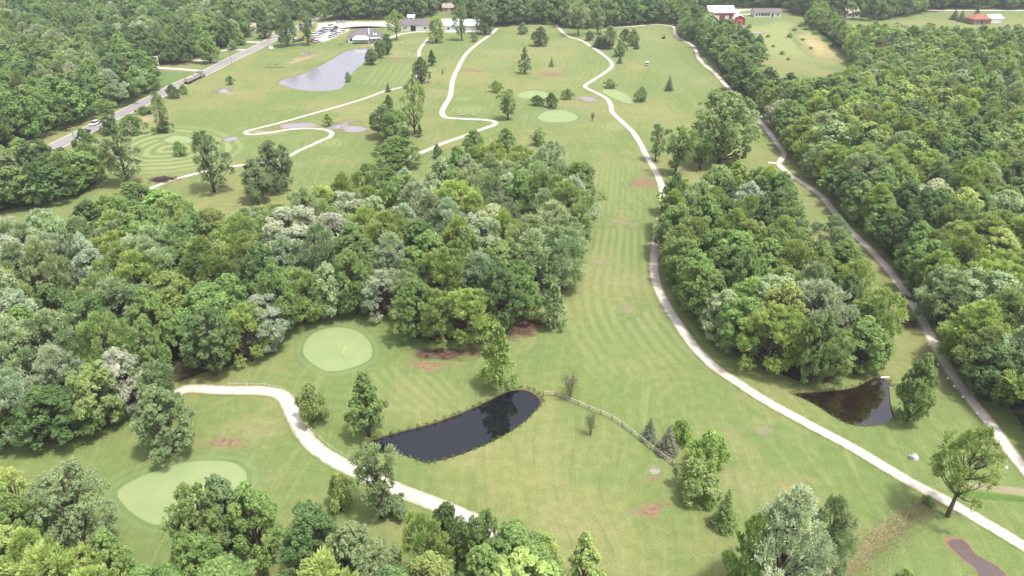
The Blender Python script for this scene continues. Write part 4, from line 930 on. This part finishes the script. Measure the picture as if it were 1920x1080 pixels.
# foreground and middle, one by one
lone('oak', 322, 848, 724, 118, 'grey', 'broad grey-green tree beside the red-brown bare patch')
lone('open', 308, 795, 684, 82, 'grey', 'dull grey-green tree at the end of the bright path')
lone('bush', 588, 792, 720, 66, 'olive', 'rounded olive tree at the outer curve of the bright path', 'small_tree', rz=1)
lone('pyr', 692, 818, 697, 76, 'green', 'tall egg-shaped green tree at the tip of the dark pond', variant=0)
lone('pyr', 935, 729, 610, 70, 'yellow', 'light green egg-shaped tree on the dark pond bank', variant=1)
lone('pyr', 1038, 614, 534, 54, 'sage', 'pale silvery tree alone at the fairway edge of the wood', variant=1)
lone('twiggy', 1068, 748, 698, 50, 'olive', 'half-bare brown shrub at the pond end of the rail fence')
lone('twiggy', 1107, 816, 770, 32, 'olive', 'thin bare shrub below the rail fence')
lone('spruce', 1217, 823, 782, 36, 'tan', 'small grey spruce nearest the rail fence')
lone('spruce', 1250, 848, 798, 48, 'tan', 'wider grey spruce beside the bright green shrubs')
lone('bush', 1277, 829, 787, 46, 'bright', 'green shrub behind the grey spruces')
lone('bush', 1322, 882, 808, 78, 'bright', 'big bright green round shrub')
lone('bush', 1302, 932, 866, 92, 'olive', 'yellow-green shrub at the end of the rail fence')
lone('bush', 1326, 950, 926, 28, 'bright', 'tiny green shrub beside the yellow-green shrub')
lone('spruce', 1356, 988, 917, 52, 'olive', 'brownish spruce beside the silver poplar')
lone('maple', 1700, 790, 664, 70, 'green', 'round green tree on the bank of the brown pond', variant=3)
lone('lone', 1776, 968, 803, 118, 'yellow', 'tall tree with a bare leaning trunk beside the pale path', lean=(0, R(1.5)))
lone('bush', 640, 958, 888, 64, 'yellow', 'rounded yellow-green tree beside the bright path', 'small_tree')
lone('open', 716, 970, 840, 98, 'grey', 'grey-green tree overhanging the bright path')
lone('pyr', 1092, 1118, 1000, 76, 'yellow', 'yellow-green tree at the far end of the path-side thicket', variant=0)
lone('silver', 1452, 1118, 918, 148, 'silver', 'big white-leaved poplar beside the reed ditch', variant=1, tint=(.50, .565, .42))
lone('silver', 1388, 1120, 968, 84, 'green', 'green tree crowding the white-leaved poplar', variant=1, name='green_poplar')
lone('silver', 1532, 1090, 934, 84, 'sage', 'light sage tree between the poplar and the reed ditch', variant=2, name='sage_poplar')
lone('bush', 1700, 1092, 1070, 34, 'bright', 'low green shrub on the turf beyond the reed ditch')
lone('bush', 745, 965, 930, 60, 'grey', 'low grey shrub under the overhanging tree')
lone('bush', 1738, 945, 932, 26, 'dark', 'dark shrub where the reed ditch meets the pale path')
lone('silver', 1254, 472, 388, 60, 'sage', 'pale feathery tree leaning over the pale path at the grove corner', variant=1, name='feathery_tree')
lone('maple', 1262, 402, 330, 62, 'yellow', 'yellow-green tree where the pale path slips behind the grove')
lone('maple', 1256, 512, 444, 46, 'green', 'green tree below the feathery tree at the grove corner')
for kind, px, py, tp, w, tk, lab in [('oak',905,1085,966,84,'green','leafy green tree over the end of the bright path'),('oak',968,1100,976,86,'green','green tree just past the end of the bright path'),('maple',1018,1112,1004,74,'yellow','yellow-green tree at the open tip of the path-side thicket'),
    ('oak',842,1062,944,84,'dark','dark tree that hides a stretch of the bright path'),('oak',590,1055,950,84,'dark','dark tree at the turf corner of the path-side thicket'),('oak',438,1045,892,104,'grey','grey-green tree overlapping the kidney green'),('oak',392,1085,918,110,'green','big green tree below the kidney green'),
    ('oak',168,1040,880,132,'grey','broad grey-green tree left standing out of the green-side thicket'),('maple',72,1030,882,84,'yellow','yellow-green tree behind the broad grey-green one'),
    ('maple',95,338,262,52,'green','green tree hiding the road bend'),('oak',132,342,276,46,'dark','dark tree beside the one hiding the road bend'),('maple',55,330,258,56,'olive','olive tree hiding the road bend')]:
    lone(kind, px, py, tp, w, tk, lab)
# between the woods and the clubhouse
A = [('open',307,247,172,38,'olive','tall olive tree with a leafy foot beside the road lawn'),('open',210,250,186,44,'olive','tall olive tree hiding part of the road'),('bush',252,252,214,52,'green','dense green thicket beside the road'),
 ('bush',307,248,226,40,'dark','dark shrub at the foot of the tall olive tree'),('bush',210,252,226,36,'dark','dark shrub below the tree that hides the road'),
 ('bush',272,214,199,32,'green','light green roadside shrub'),('bush',325,184,158,28,'dark','dark bush below the flatbed lorry'),('bush',346,177,158,20,'green','green bush beside the flatbed lorry'),('bush',433,159,141,17,'green','small shrub alone on the roadside lawn'),
 ('open',240,348,252,84,'grey','tall grey-green tree on the curved mowing bands'),('open',402,360,246,92,'grey','tall open-crowned tree beside the narrow path'),('maple',485,380,298,66,'grey','dense dark tree in front of its twin by the narrow path'),('maple',522,360,264,62,'grey','dense dark tree behind its twin by the narrow path'),
 ('bush',338,292,264,30,'bright','bright green shrub beside the open-crowned tree'),('pyr',616,236,213,21,'bright','small green tree standing in the wide puddle'),('pyr',729,202,178,20,'bright','small bright conifer-shaped tree above the twin trees'),('spruce',728,172,152,12,'blue','small blue-grey spruce on the narrow path'),
 ('oak',722,258,200,58,'dark','dark round tree in the row beside the wide puddle'),('maple',742,272,206,62,'green','lighter round tree in front of the dark one'),('open',778,252,148,56,'olive','tall olive tree in the row beside the S-bend path'),('pyr',787,257,232,14,'dark','thin dark tree at the foot of the tall olive tree'),
 ('oak',790,156,106,36,'dark','dense dark tree over the narrow path'),('pyr',810,123,94,18,'dark','small dark tree behind the dense one'),('pyr',830,139,130,4,'dark','tiny sapling between two paths'),
 ('maple',712,109,72,24,'dark','dark tree at the corner of the clubhouse pond'),('maple',727,102,63,24,'dark','taller dark tree beside the clubhouse'),('maple',697,121,92,26,'grey','grey-green tree on the clubhouse pond bank'),('bush',653,153,134,16,'grey','small round tree at the water of the long pond'),
 ('lone',744,76,18,36,'olive','tall tree with a long bare trunk right of the clubhouse lawn'),('maple',818,80,31,34,'olive','rounded tree in front of the grey-roofed barn'),('open',866,76,4,38,'grey','tall narrow tree before the white pole barn'),('bush',889,78,62,18,'olive','small shrub tree below the white pole barn'),('maple',909,64,6,44,'grey','dense tree at the corner of the white pole barn'),
 ('maple',540,87,18,40,'dark','dark tree at the corner of the parking lot'),('open',578,85,20,36,'grey','tall grey tree over the parked cars'),('maple',497,72,40,30,'dark','round dark tree at the far end of the road'),
 ('open',952,224,168,44,'olive','tall thin-leaved tree beside the ring-mown tee'),('bush',931,173,150,27,'olive','small yellowish tree above the thin-leaved tree'),('pyr',984,138,88,26,'grey','tall silvery column tree near the tiny pond'),('spruce',1034,125,105,11,'blue','small spruce below the tiny pond'),('maple',1013,86,50,32,'grey','rounded tree above the tiny pond'),('bush',980,64,42,26,'grey','small tree beside the belt'),
 ('lone',1084,67,2,44,'sage','tall pale-trunked tree before the belt'),('open',1120,64,12,32,'sage','slim tree before the belt'),('bush',1105,76,57,20,'dark','dark shrub of the island of trees'),('spruce',1124,88,56,30,'blue','blue spruce of the island of trees'),('silver',1142,91,49,34,'sage','silvery tree of the island of trees'),('spruce',1134,92,68,22,'blue','low blue spruce of the island of trees'),('oak',1172,76,54,24,'dark','dark tree of the island of trees'),('maple',1186,86,54,24,'yellow','yellow-green tree of the island of trees'),('spruce',1193,92,71,13,'blue','small spruce at the fairway end of the island'),
 ('bush',1161,106,75,30,'green','round green tree below the island of trees'),('spruce',1162,119,101,13,'blue','small spruce by the bend of the pale path'),('bush',1143,165,146,26,'olive','ragged shrub tree beside the tongue-shaped green'),('bush',1202,190,162,30,'olive','leaning round shrub tree beside the tongue-shaped green'),('spruce',1254,170,140,17,'blue','dark pointed spruce alone on the far turf'),
 ('bush',1064,186,166,24,'green','small tree beside the violet puddle'),('bush',1007,198,178,27,'dark','dark round shrub before the small green'),('bush',1033,202,173,27,'dark','dark pine-like shrub before the small green'),('twiggy',1111,226,210,12,'purple','reddish twiggy shrub beside the ringed green'),
 ('bush',1012,272,238,38,'olive','pale yellowish shrub behind the big wood'),('oak',890,292,243,50,'green','round tree standing behind the big wood beside the furrow'),('oak',948,284,240,46,'green','round tree behind the big wood below the ringed green'),('bush',820,296,270,22,'dark','dark small shrub behind the big wood'),('oak',745,318,256,100,'green','broad spreading tree at the end of the S-bend path'),
 ('oak',1348,306,172,124,'olive','great broad cottonwood above the grove'),('open',1228,302,233,42,'grey','grey tree crowding the pale path'),('open',1266,328,240,68,'green','light green tree beside the grey one'),('open',1312,318,256,52,'green','light green tree under the great cottonwood'),
 ('oak',413,86,66,26,'purple','purple-leaved tree among the green roadside trees'),('maple',395,118,58,40,'green','tall green tree at the second driveway'),('bush',436,94,74,26,'olive','olive tree at the third driveway'),('maple',452,84,60,26,'yellow','yellow-green tree at the fourth driveway'),
 ('spruce',1801,40,17,18,'blue','blue spruce beyond the long wood nearest the red roof'),('spruce',1788,37,14,16,'blue','blue spruce beyond the long wood behind its pair'),('spruce',1849,37,24,11,'dark','small dark spruce behind the orange-red roof'),('spruce',1876,37,24,11,'dark','small dark spruce behind the pale garage'),('spruce',1829,37,6,17,'blue','tall blue spruce by the far pale road'),
 ('bush',1480,70,62,14,'olive','straggling shrub in the meadow'),('bush',1405,52,45,13,'olive','small shrub in the meadow by the gambrel barn'),('bush',1466,102,95,12,'green','round bush alone in the lower meadow')]
for px, py, s_ in ((1500,50,12),(1512,56,14),(1528,64,13),(1546,76,14),(1560,88,13),(1490,58,10),(1440,70,10),(1505,76,9),(1450,88,9),(1428,78,8),(1520,92,9),(1478,112,9)):
    lone('bush', px, py, py - s_ * .55, s_, 'olive', 'scrubby bush dotted about the light green meadow', 'scrub_bush', group='scrub bushes in the meadow')
for kind, px, py, tp, w, tk, lab in A: lone(kind, px, py, tp, w, tk, lab)

# ------------------------------------------------------------------ woods
class WP(list): pass
def WZ(pts):
    r = WP(G(p[0], p[1], p[2] if len(p) > 2 else 0.0) for p in pts); r.front = [len(p) < 3 for p in pts]; return r
Z, ZH = 11.0, 14.0
WOODS = {
 'big': dict(poly=WZ([(-260,420,ZH),(0,402,ZH),(90,388,ZH),(180,352,ZH),(255,345,ZH),(310,362,ZH),(350,375,ZH),(400,396,ZH),(480,392,ZH),(560,368,ZH),(620,350,ZH),(700,318,ZH),(760,305,ZH),(850,286,ZH),(920,282,ZH),(1000,280,ZH),(1075,284,ZH),(1086,304,8),(1088,348,6),(1082,420,6),(1066,485,5),(1040,540,3),
        (1005,592),(975,620),(915,642),(850,652),(790,650),(766,622),(752,590),(690,592),(600,598),(548,612),(522,645),(470,690),(385,714),(330,735),(275,762),(240,785),(150,822),(70,846),(0,838),(-120,870),(-420,700)]),
        sp=7.0, h=(13, 17.5), mix={'green': 20, 'dark': 9, 'yellow': 15, 'silver': 15, 'sage': 32, 'olive': 12}, where='wood behind the oval green'),
 'grove': dict(poly=WZ([(1236,385,Z),(1262,345,Z),(1310,318,Z),(1360,315,Z),(1420,312,Z),(1462,330,Z),(1505,368,Z),(1545,435,8),(1588,505,7),(1622,570,6),(1640,625,4),(1624,676),(1604,710),(1575,722),(1505,732),(1452,714),(1405,682),(1358,652),(1318,615),(1290,572),(1268,525),(1258,480),(1256,440)]),
        sp=6.4, h=(12, 16), mix={'green': 42, 'dark': 16, 'yellow': 20, 'sage': 9, 'olive': 10, 'silver': 3}, where='grove above the brown pond'),
 'long': dict(poly=WZ([(1960,925),(1912,835),(1866,768),(1822,708),(1790,655),(1765,605),(1738,562),(1702,508),(1655,455),(1610,412),(1575,368),(1540,335),(1510,305),(1488,270),(1455,228),(1415,186),(1378,148),(1356,122),(1345,100),(1390,112,ZH),(1440,122,ZH),(1500,134,ZH),(1590,128,ZH),(1606,118),(1584,90),(1552,64),(1520,47),(1535,40),(1570,36,ZH),(1640,40,ZH),(1740,44,ZH),(1800,47,ZH),(1920,46,ZH),(2100,46,ZH),(2300,300),(2400,700),(2200,1000)]),
        sp=6.9, h=(12.5, 15), mix={'green': 24, 'dark': 13, 'yellow': 34, 'sage': 12, 'olive': 17, 'silver': 2}, where='long wood beside the outer gravel path'),
 'strip': dict(poly=WZ([(1292,86),(1282,66),(1278,44),(1284,32),(1304,42),(1322,60),(1350,72),(1392,92),(1420,118),(1400,140),(1370,142),(1345,112),(1330,106),(1318,92)]),
        sp=6.6, h=(11, 15), mix={'green': 34, 'dark': 26, 'sage': 16, 'olive': 14, 'grey': 10}, where='tree strip between the outer path and the meadow'),
 'thicket': dict(poly=WZ([(-160,930,Z),(0,925,Z),(60,902,Z),(120,900,Z),(175,890,Z),(225,915,Z),(262,955,Z),(300,985,Z),(345,972,Z),(395,935,Z),(440,915,Z),(470,945,Z),(472,1020,Z),(450,1130,Z),(300,1240,Z),(0,1240,Z),(-200,1200,Z)]),
        sp=5.6, h=(12, 14.3), mix={'green': 44, 'dark': 18, 'yellow': 22, 'grey': 12, 'bright': 4}, where='foreground thicket beside the pale kidney green', kind='oak'),
 'pathside': dict(poly=WZ([(540,1000,Z),(570,970,Z),(620,975,Z),(680,972,Z),(740,972,Z),(790,966,Z),(838,958,Z),(880,992,Z),(930,985,Z),(960,988,Z),(1010,1014,Z),(1040,1070,Z),(1080,1150,Z),(900,1240,Z),(600,1240,Z),(510,1130,Z)]),
        sp=5.6, h=(13, 15.5), mix={'green': 46, 'dark': 18, 'yellow': 24, 'grey': 6, 'bright': 6}, where='foreground thicket at the end of the bright path', kind='oak'),
 'road': dict(poly=WZ([(60,268),(90,250),(152,228),(190,208),(232,196),(252,182),(274,176),(280,140),(268,128),(285,122),(360,119),(378,106),(415,95),(440,82),(452,72),(470,66),(498,60),(520,52),(560,36),(590,30),(560,-10,Z),(300,-60,Z),(0,-20,Z),(40,10,Z),(30,32,Z),(-20,36,Z),(-200,60),(-400,300),(-100,300)]),
        sp=7.2, h=(13, 18), mix={'green': 34, 'dark': 30, 'olive': 20, 'sage': 12, 'silver': 4}, where='roadside wood across the asphalt road'),
 'bend': dict(poly=WZ([(-120,430),(20,398),(95,385),(168,352),(165,318),(150,292,8),(112,274,ZH),(60,270,ZH),(-60,268,ZH),(-200,330)]),
        sp=6.6, h=(12, 16), mix={'green': 36, 'dark': 26, 'olive': 20, 'grey': 18}, where='clump between the road bend and the big wood'),
 'belt': dict(poly=WZ([(598,40),(640,37),(735,36),(765,34),(800,34),(815,24),(870,26),(880,44),(925,52),(962,46),(1030,44),(1040,50),(1100,54),(1160,49),(1225,43),(1266,46),(1280,30),(1300,14),(1470,14),(1484,26),(1530,34),(1600,36),(1640,40),(1740,22),(1900,18),(2100,16),(2100,-60),(540,-60),(560,16),(585,30)]),
        sp=8.0, h=(14, 20), mix={'green': 38, 'dark': 34, 'grey': 16, 'sage': 8, 'yellow': 4}, where='tree belt along the far end of the course'),
}
# clearings inside the far woods: houses, roads
CLEAR = [(G(842, 22), 9), (G(562, 24), 8), (G(1599, 32), 10), (G(1845, 42), 17), (G(465, 61), 9), (G(280, 128), 8), (G(1352, 36), 20), (G(1387, 42), 11), (G(1440, 28), 21), (G(771, 39), 5), (G(785, 54), 16), (G(863, 55), 17), (G(4, 22), 18)]
allpts = []
for wk, w in WOODS.items():
    w['front'] = w['poly'].front; poly = np.array(w['poly']); lo, hi = poly.min(0), poly.max(0); sp = w['sp']
    cand = []; zs = w['front']
    nvp = len(poly)
    for i_ in range(nvp):
        if not (zs[i_] and zs[(i_ + 1) % nvp]): continue
        e0, e1 = poly[i_], poly[(i_ + 1) % nvp]; L = np.linalg.norm(e1 - e0); nrm_ = np.array((-(e1 - e0)[1], (e1 - e0)[0])) / (L + 1e-9)
        mid = (e0 + e1) / 2
        if not inside(poly, *(mid + nrm_ * .6)): nrm_ = -nrm_
        for k_ in range(max(1, int(round(L / (sp * .72))))):
            q = e0 + (e1 - e0) * (k_ + .5) / max(1, int(round(L / (sp * .72)))) + nrm_ * (trg.uniform(-1.4, .3) if wk == 'long' else trg.uniform(.1, 1.4)); cand.append((q[0], q[1], True))
    rows = int((hi[1] - lo[1]) / (sp * .87)) + 1
    for r in range(rows):
        for c_ in range(int((hi[0] - lo[0]) / sp) + 2):
            x = lo[0] + c_ * sp + (r % 2) * sp / 2 + trg.uniform(-.28, .28) * sp; y = lo[1] + r * sp * .87 + trg.uniform(-.28, .28) * sp
            cand.append((x, y, False))
    acc = np.full((len(cand), 2), 1e9); na_ = 0
    for x, y, edge in cand:
            if y < 30 or not (edge or inside(poly, x, y)): continue
            px, py, dep = proj(x, y, 8)
            if px < -170 or px > 2090 or py > 1330 or py < -170: continue
            if na_ and ((acc[:na_] - (x, y)) ** 2).sum(1).min() < (sp * (.55 if edge else .66)) ** 2: continue
            if any((x - q[0]) ** 2 + (y - q[1]) ** 2 < d * d for q, d in CLEAR): continue
            if any((x - a) ** 2 + (y - b) ** 2 < (rd_ * .75 + 1.6) ** 2 for a, b, rd_ in ALONE): continue
            bad = False
            for rc, hw in ROUTES:
                k = (rc[:, 0] - x) ** 2 + (rc[:, 1] - y) ** 2
                if k.min() < (hw + 1.0) ** 2: bad = True; break
            if bad: continue
            if any(inside(q, x, y) for q in POND.values()): continue
            acc[na_] = (x, y); na_ += 1
            kk = list(w['mix']); pr = np.array([w['mix'][k] for k in kk], float)
            # species come in drifts, not salt and pepper
            g1 = math.sin(x * .045 + 1.3) * math.cos(y * .038 + .4) + .6 * math.sin(x * .11 + y * .09)
            for i_, k in enumerate(kk):
                if k in ('silver', 'sage'): pr[i_] *= max(.15, 1 + 1.2 * g1) * (.35 if edge else 1)
                if k == 'yellow': pr[i_] *= max(.2, 1 - .8 * g1)
                if k in ('green', 'dark') and edge: pr[i_] *= 1.6
            tk = kk[trg.choice(len(kk), p=pr / pr.sum())]
            h = trg.uniform(*w['h']) * (trg.uniform(.72, .95) if edge else 1); rad = sp * trg.choice([.58, .68, .78, .88, 1.0], p=[.12, .25, .3, .22, .11]) * trg.uniform(.95, 1.05) * (.85 if edge else 1)
            if tk in ('silver', 'sage', 'yellow', 'olive'): kind = 'silver' if trg.random() < .75 else 'maple'
            elif tk == 'dark': kind = 'oak'
            else: kind = w.get('kind') if (w.get('kind') and trg.random() < .75) else ('maple' if trg.random() < .6 else 'oak')
            allpts.append((math.hypot(math.hypot(x, y), 60), x, y, h, rad, tk, kind, wk, px, py, edge))
LAND = {k: G(*v) for k, v in {'oval green': (632, 645), 'bright path end': (350, 730), 'kidney green': (340, 920), 'boulder': (1713, 858), 'main fairway mud': (1200, 343), 'fairway bend': (1130, 560), 'S-bend path': (800, 283),
    'brush pile': (305, 338), 'road bend': (90, 281), 'reddish mud': (820, 660), 'brown pond': (1590, 750), 'path fork': (1463, 308), 'great cottonwood': (1348, 306), 'dark damp hollow': (1706, 606), 'flatbed lorry': (364, 150), 'twin dark trees': (500, 372),
    'dark pond': (850, 810), 'white-leaved poplar': (1452, 1100), 'outer path bend': (1540, 366), 'marker stones': (1830, 770), 'red barns': (1370, 40)}.items()}
COLW = {'green': 'mid-green', 'dark': 'dark green', 'yellow': 'yellow-green', 'silver': 'pale silvery', 'sage': 'sage-green', 'olive': 'olive-green', 'bright': 'bright green', 'grey': 'grey-green'}
KINDW = {'silver': 'feathery tree', 'maple': 'rounded tree', 'oak': 'lumpy tree'}
for k_, v_ in {'big': 'big wood', 'grove': 'pond grove', 'long': 'long wood', 'strip': 'tree strip', 'thicket': 'green-side thicket', 'pathside': 'path-side thicket', 'road': 'roadside wood', 'bend': 'road-bend clump', 'belt': 'far tree belt'}.items(): WOODS[k_]['name'] = v_
allpts.sort(key=lambda q: q[0])
seen = [q for q in allpts if -30 < q[8] < 1950 and -20 < q[9] < 1120]
near = set(id(q) for q in seen[:285])
for q in allpts:
    if id(q) in near:
        _, x, y, h, rad, tk, kind, wk, _, _, _ = q
        w = WOODS[wk]; lm = min(LAND, key=lambda k: (LAND[k][0] - x) ** 2 + (LAND[k][1] - y) ** 2)
        size_ = 'tall ' if h > w['h'][1] - .22 * (w['h'][1] - w['h'][0]) else ('low ' if h < w['h'][0] else '')
        lab = f"{size_}{COLW[tk]} {KINDW[kind]} {'edging' if q[10] else 'inside'} the {w['name']}, by the {lm}"
        place(kind, x, y, h, rad, tk, {'silver': 'silver_maple', 'maple': 'maple_tree', 'oak': 'oak_tree'}[kind], lab, 'trees of the ' + w['where'])
rest = [q for q in allpts if id(q) not in near]

# the remaining woodland, one mass: crowns set on points
src = bpy.data.collections.new('woodland_sources'); far_idx = {}
for kind, args in (('maple', ('round', 30, 14, 26, .46, .62, 0.0, (.26, .40), .38)), ('oak', ('dome', 42, 10, 26, .45, .66, 0.0, (.2, .3), .45)), ('silver', ('dome', 28, 18, 26, .62, .28, .75, (.26, .42), .32))):
    for v_ in range(2):
        c_, _t = make_tree('woodland_' + kind, 300 + v_ + len(kind) * 7, 14, 4.7, 1.4, args[0], args[1], args[2], args[3], args[4], args[5], tuft=args[6], lobe=args[7], clump=args[8], trunk=False, mat='leaf_far')
        o = bpy.data.objects.new(f'{len(far_idx):02d}_{kind}', c_); src.objects.link(o); far_idx.setdefault((kind, v_), len(far_idx))
wm = bpy.data.meshes.new('woodland'); n = len(rest); wm.vertices.add(n)
wm.vertices.foreach_set('co', np.array([(q[1], q[2], 0) for q in rest], np.float32).reshape(-1))
def pa(nm, typ, key, arr): a = wm.attributes.new(nm, typ, 'POINT'); a.data.foreach_set(key, np.asarray(arr).reshape(-1))
pa('scl', 'FLOAT_VECTOR', 'vector', np.array([(q[4] / 4.6, q[4] / 4.6, q[3] / 14.0) for q in rest], np.float32))
pa('rot', 'FLOAT_VECTOR', 'vector', np.array([(0, 0, trg.uniform(0, 6.28)) for q in rest], np.float32))
pa('pick', 'INT', 'value', np.array([far_idx[(q[6], int(trg.integers(2)))] for q in rest], np.int32))
pa('tint', 'FLOAT_COLOR', 'color', np.array([(*tintc(q[5]), 1) for q in rest], np.float32))
wobj = bpy.data.objects.new('woodland', wm); col.objects.link(wobj)
tag(wobj, 'distant mass of mixed green tree crowns filling the farther woods', 'woodland', kind='stuff')
gn = bpy.data.node_groups.new('woodland_crowns', 'GeometryNodeTree')
gn.interface.new_socket('Geometry', in_out='INPUT', socket_type='NodeSocketGeometry'); gn.interface.new_socket('Geometry', in_out='OUTPUT', socket_type='NodeSocketGeometry')
gi, gout = gn.nodes.new('NodeGroupInput'), gn.nodes.new('NodeGroupOutput'); L_ = gn.links
iop = gn.nodes.new('GeometryNodeInstanceOnPoints'); ci = gn.nodes.new('GeometryNodeCollectionInfo'); ci.inputs['Collection'].default_value = src
ci.inputs['Separate Children'].default_value = True; ci.inputs['Reset Children'].default_value = True
def na(nm, typ):
    q = gn.nodes.new('GeometryNodeInputNamedAttribute'); q.data_type = typ; q.inputs['Name'].default_value = nm; return q.outputs['Attribute']
L_.new(gi.outputs[0], iop.inputs['Points']); L_.new(ci.outputs[0], iop.inputs['Instance']); iop.inputs['Pick Instance'].default_value = True
L_.new(na('pick', 'INT'), iop.inputs['Instance Index']); L_.new(na('scl', 'FLOAT_VECTOR'), iop.inputs['Scale'])
L_.new(na('rot', 'FLOAT_VECTOR'), iop.inputs['Rotation'])
L_.new(iop.outputs[0], gout.inputs[0])
wobj.modifiers.new('crowns', 'NODES').node_group = gn
print('TREES alone', len(ALONE), 'near', len(near), 'rest', n)

# woodland floor under the woods
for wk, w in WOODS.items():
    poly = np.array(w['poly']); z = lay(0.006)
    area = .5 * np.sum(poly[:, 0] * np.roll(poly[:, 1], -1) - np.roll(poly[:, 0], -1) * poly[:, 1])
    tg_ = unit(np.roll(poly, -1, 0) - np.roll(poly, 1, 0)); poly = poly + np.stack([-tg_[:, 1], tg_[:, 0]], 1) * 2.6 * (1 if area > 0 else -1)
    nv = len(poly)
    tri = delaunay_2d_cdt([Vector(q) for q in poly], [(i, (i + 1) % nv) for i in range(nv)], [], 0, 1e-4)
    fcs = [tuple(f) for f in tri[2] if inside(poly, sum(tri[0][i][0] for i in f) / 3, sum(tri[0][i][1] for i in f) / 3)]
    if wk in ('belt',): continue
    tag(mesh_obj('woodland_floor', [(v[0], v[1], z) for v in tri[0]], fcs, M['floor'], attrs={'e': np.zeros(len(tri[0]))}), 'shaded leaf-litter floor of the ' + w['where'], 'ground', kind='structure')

# reeds in the ditch: too many to count
rg = np.random.default_rng(21); quad = [(G(1742, 940), 1.2), (G(1715, 968), 2.6), (G(1680, 995), 3.2), (G(1640, 1025), 3.4), (G(1600, 1062), 3.4), (G(1555, 1105), 3.4)]
cl_ = catmull([q[0] for q in quad], False, .5); wd_ = .8 * np.interp(np.linspace(0, 1, len(cl_)), np.linspace(0, 1, len(quad)), [q[1] for q in quad])
k = rg.integers(0, len(cl_), 9000); tg = np.gradient(cl_, axis=0); tg = unit(tg); nr = np.stack([-tg[:, 1], tg[:, 0]], 1)
p2 = cl_[k] + rg.normal(0, .5, (len(k), 2)) + nr[k] * (np.clip(rg.normal(0, .48, len(k)), -1.1, 1.1) * wd_[k])[:, None]
hh = rg.uniform(.2, .6, len(k)); ax = np.stack([rg.normal(0, .28, len(k)), rg.normal(0, .28, len(k)), np.ones(len(k))], 1)
rm = leaf_mesh('reeds', np.column_stack([p2, hh * .45]), ax, unit(rg.normal(size=(len(k), 3)) * (1, 1, .2)), hh, np.full(len(k), .05), rg.random(len(k)), rg.random(len(k)), M['leaf'])
ro = bpy.data.objects.new('reeds', rm); col.objects.link(ro); ro.color = (.46, .40, .27, 1); tag(ro, 'brown reeds filling the ditch beside the tall tree', 'reeds', kind='stuff')
# rank grass and weeds along the wood edges and pond banks
EP, EH = [], []
def weeds(pts, n, w, h0, h1):
    c = catmull([G(*q) for q in pts], False, .4); k = rg.integers(0, len(c), n); EP.append(c[k] + rg.normal(0, w, (n, 2))); EH.append(rg.uniform(h0, h1, n))
weeds([(70,856),(150,832),(210,810),(250,788),(268,772)], 900, .45, .12, .4)
weeds([(1700,560),(1718,565),(1735,572),(1748,590)], 900, .5, .3, .7)
for key, nn in (('centre', 2200), ('grove', 900)):
    c = POND[key]; k = rg.integers(0, len(c), nn); EP.append(c[k] + rg.normal(0, .22, (nn, 2))); EH.append(rg.uniform(.12, .42, nn))
ep, eh = np.concatenate(EP), np.concatenate(EH); n = len(ep)
em = leaf_mesh('weeds', np.column_stack([ep, eh * .45]), np.column_stack([rg.normal(0, .4, (n, 2)), np.ones(n)]), unit(rg.normal(size=(n, 3)) * (1, 1, .3)), eh, eh * .22 + .03, rg.random(n), rg.random(n), M['leaf'])
eo_ = bpy.data.objects.new('weeds', em); col.objects.link(eo_); eo_.color = (.20, .235, .085, 1); tag(eo_, 'rank weeds along the wood edges and pond banks', 'weeds', kind='stuff')

# ------------------------------------------------------------------ air
hm = new_mat('haze_air'); s = NT(hm.node_tree); pv = s.node('ShaderNodeVolumePrincipled')
pv.inputs['Color'].default_value = (0.86, 0.90, 0.96, 1); pv.inputs['Density'].default_value = HAZE; pv.inputs['Anisotropy'].default_value = 0.2
ho = s.node('ShaderNodeOutputMaterial'); s.l.new(pv.outputs[0], ho.inputs['Volume'])
hz = MB().box(-EXT - 20, EXT + 20, -420, EXT * 1.6 + 20, -3.0, 82.0).build('haze', hm); tag(hz, 'thin summer haze lying over the whole course', 'haze', kind='stuff')
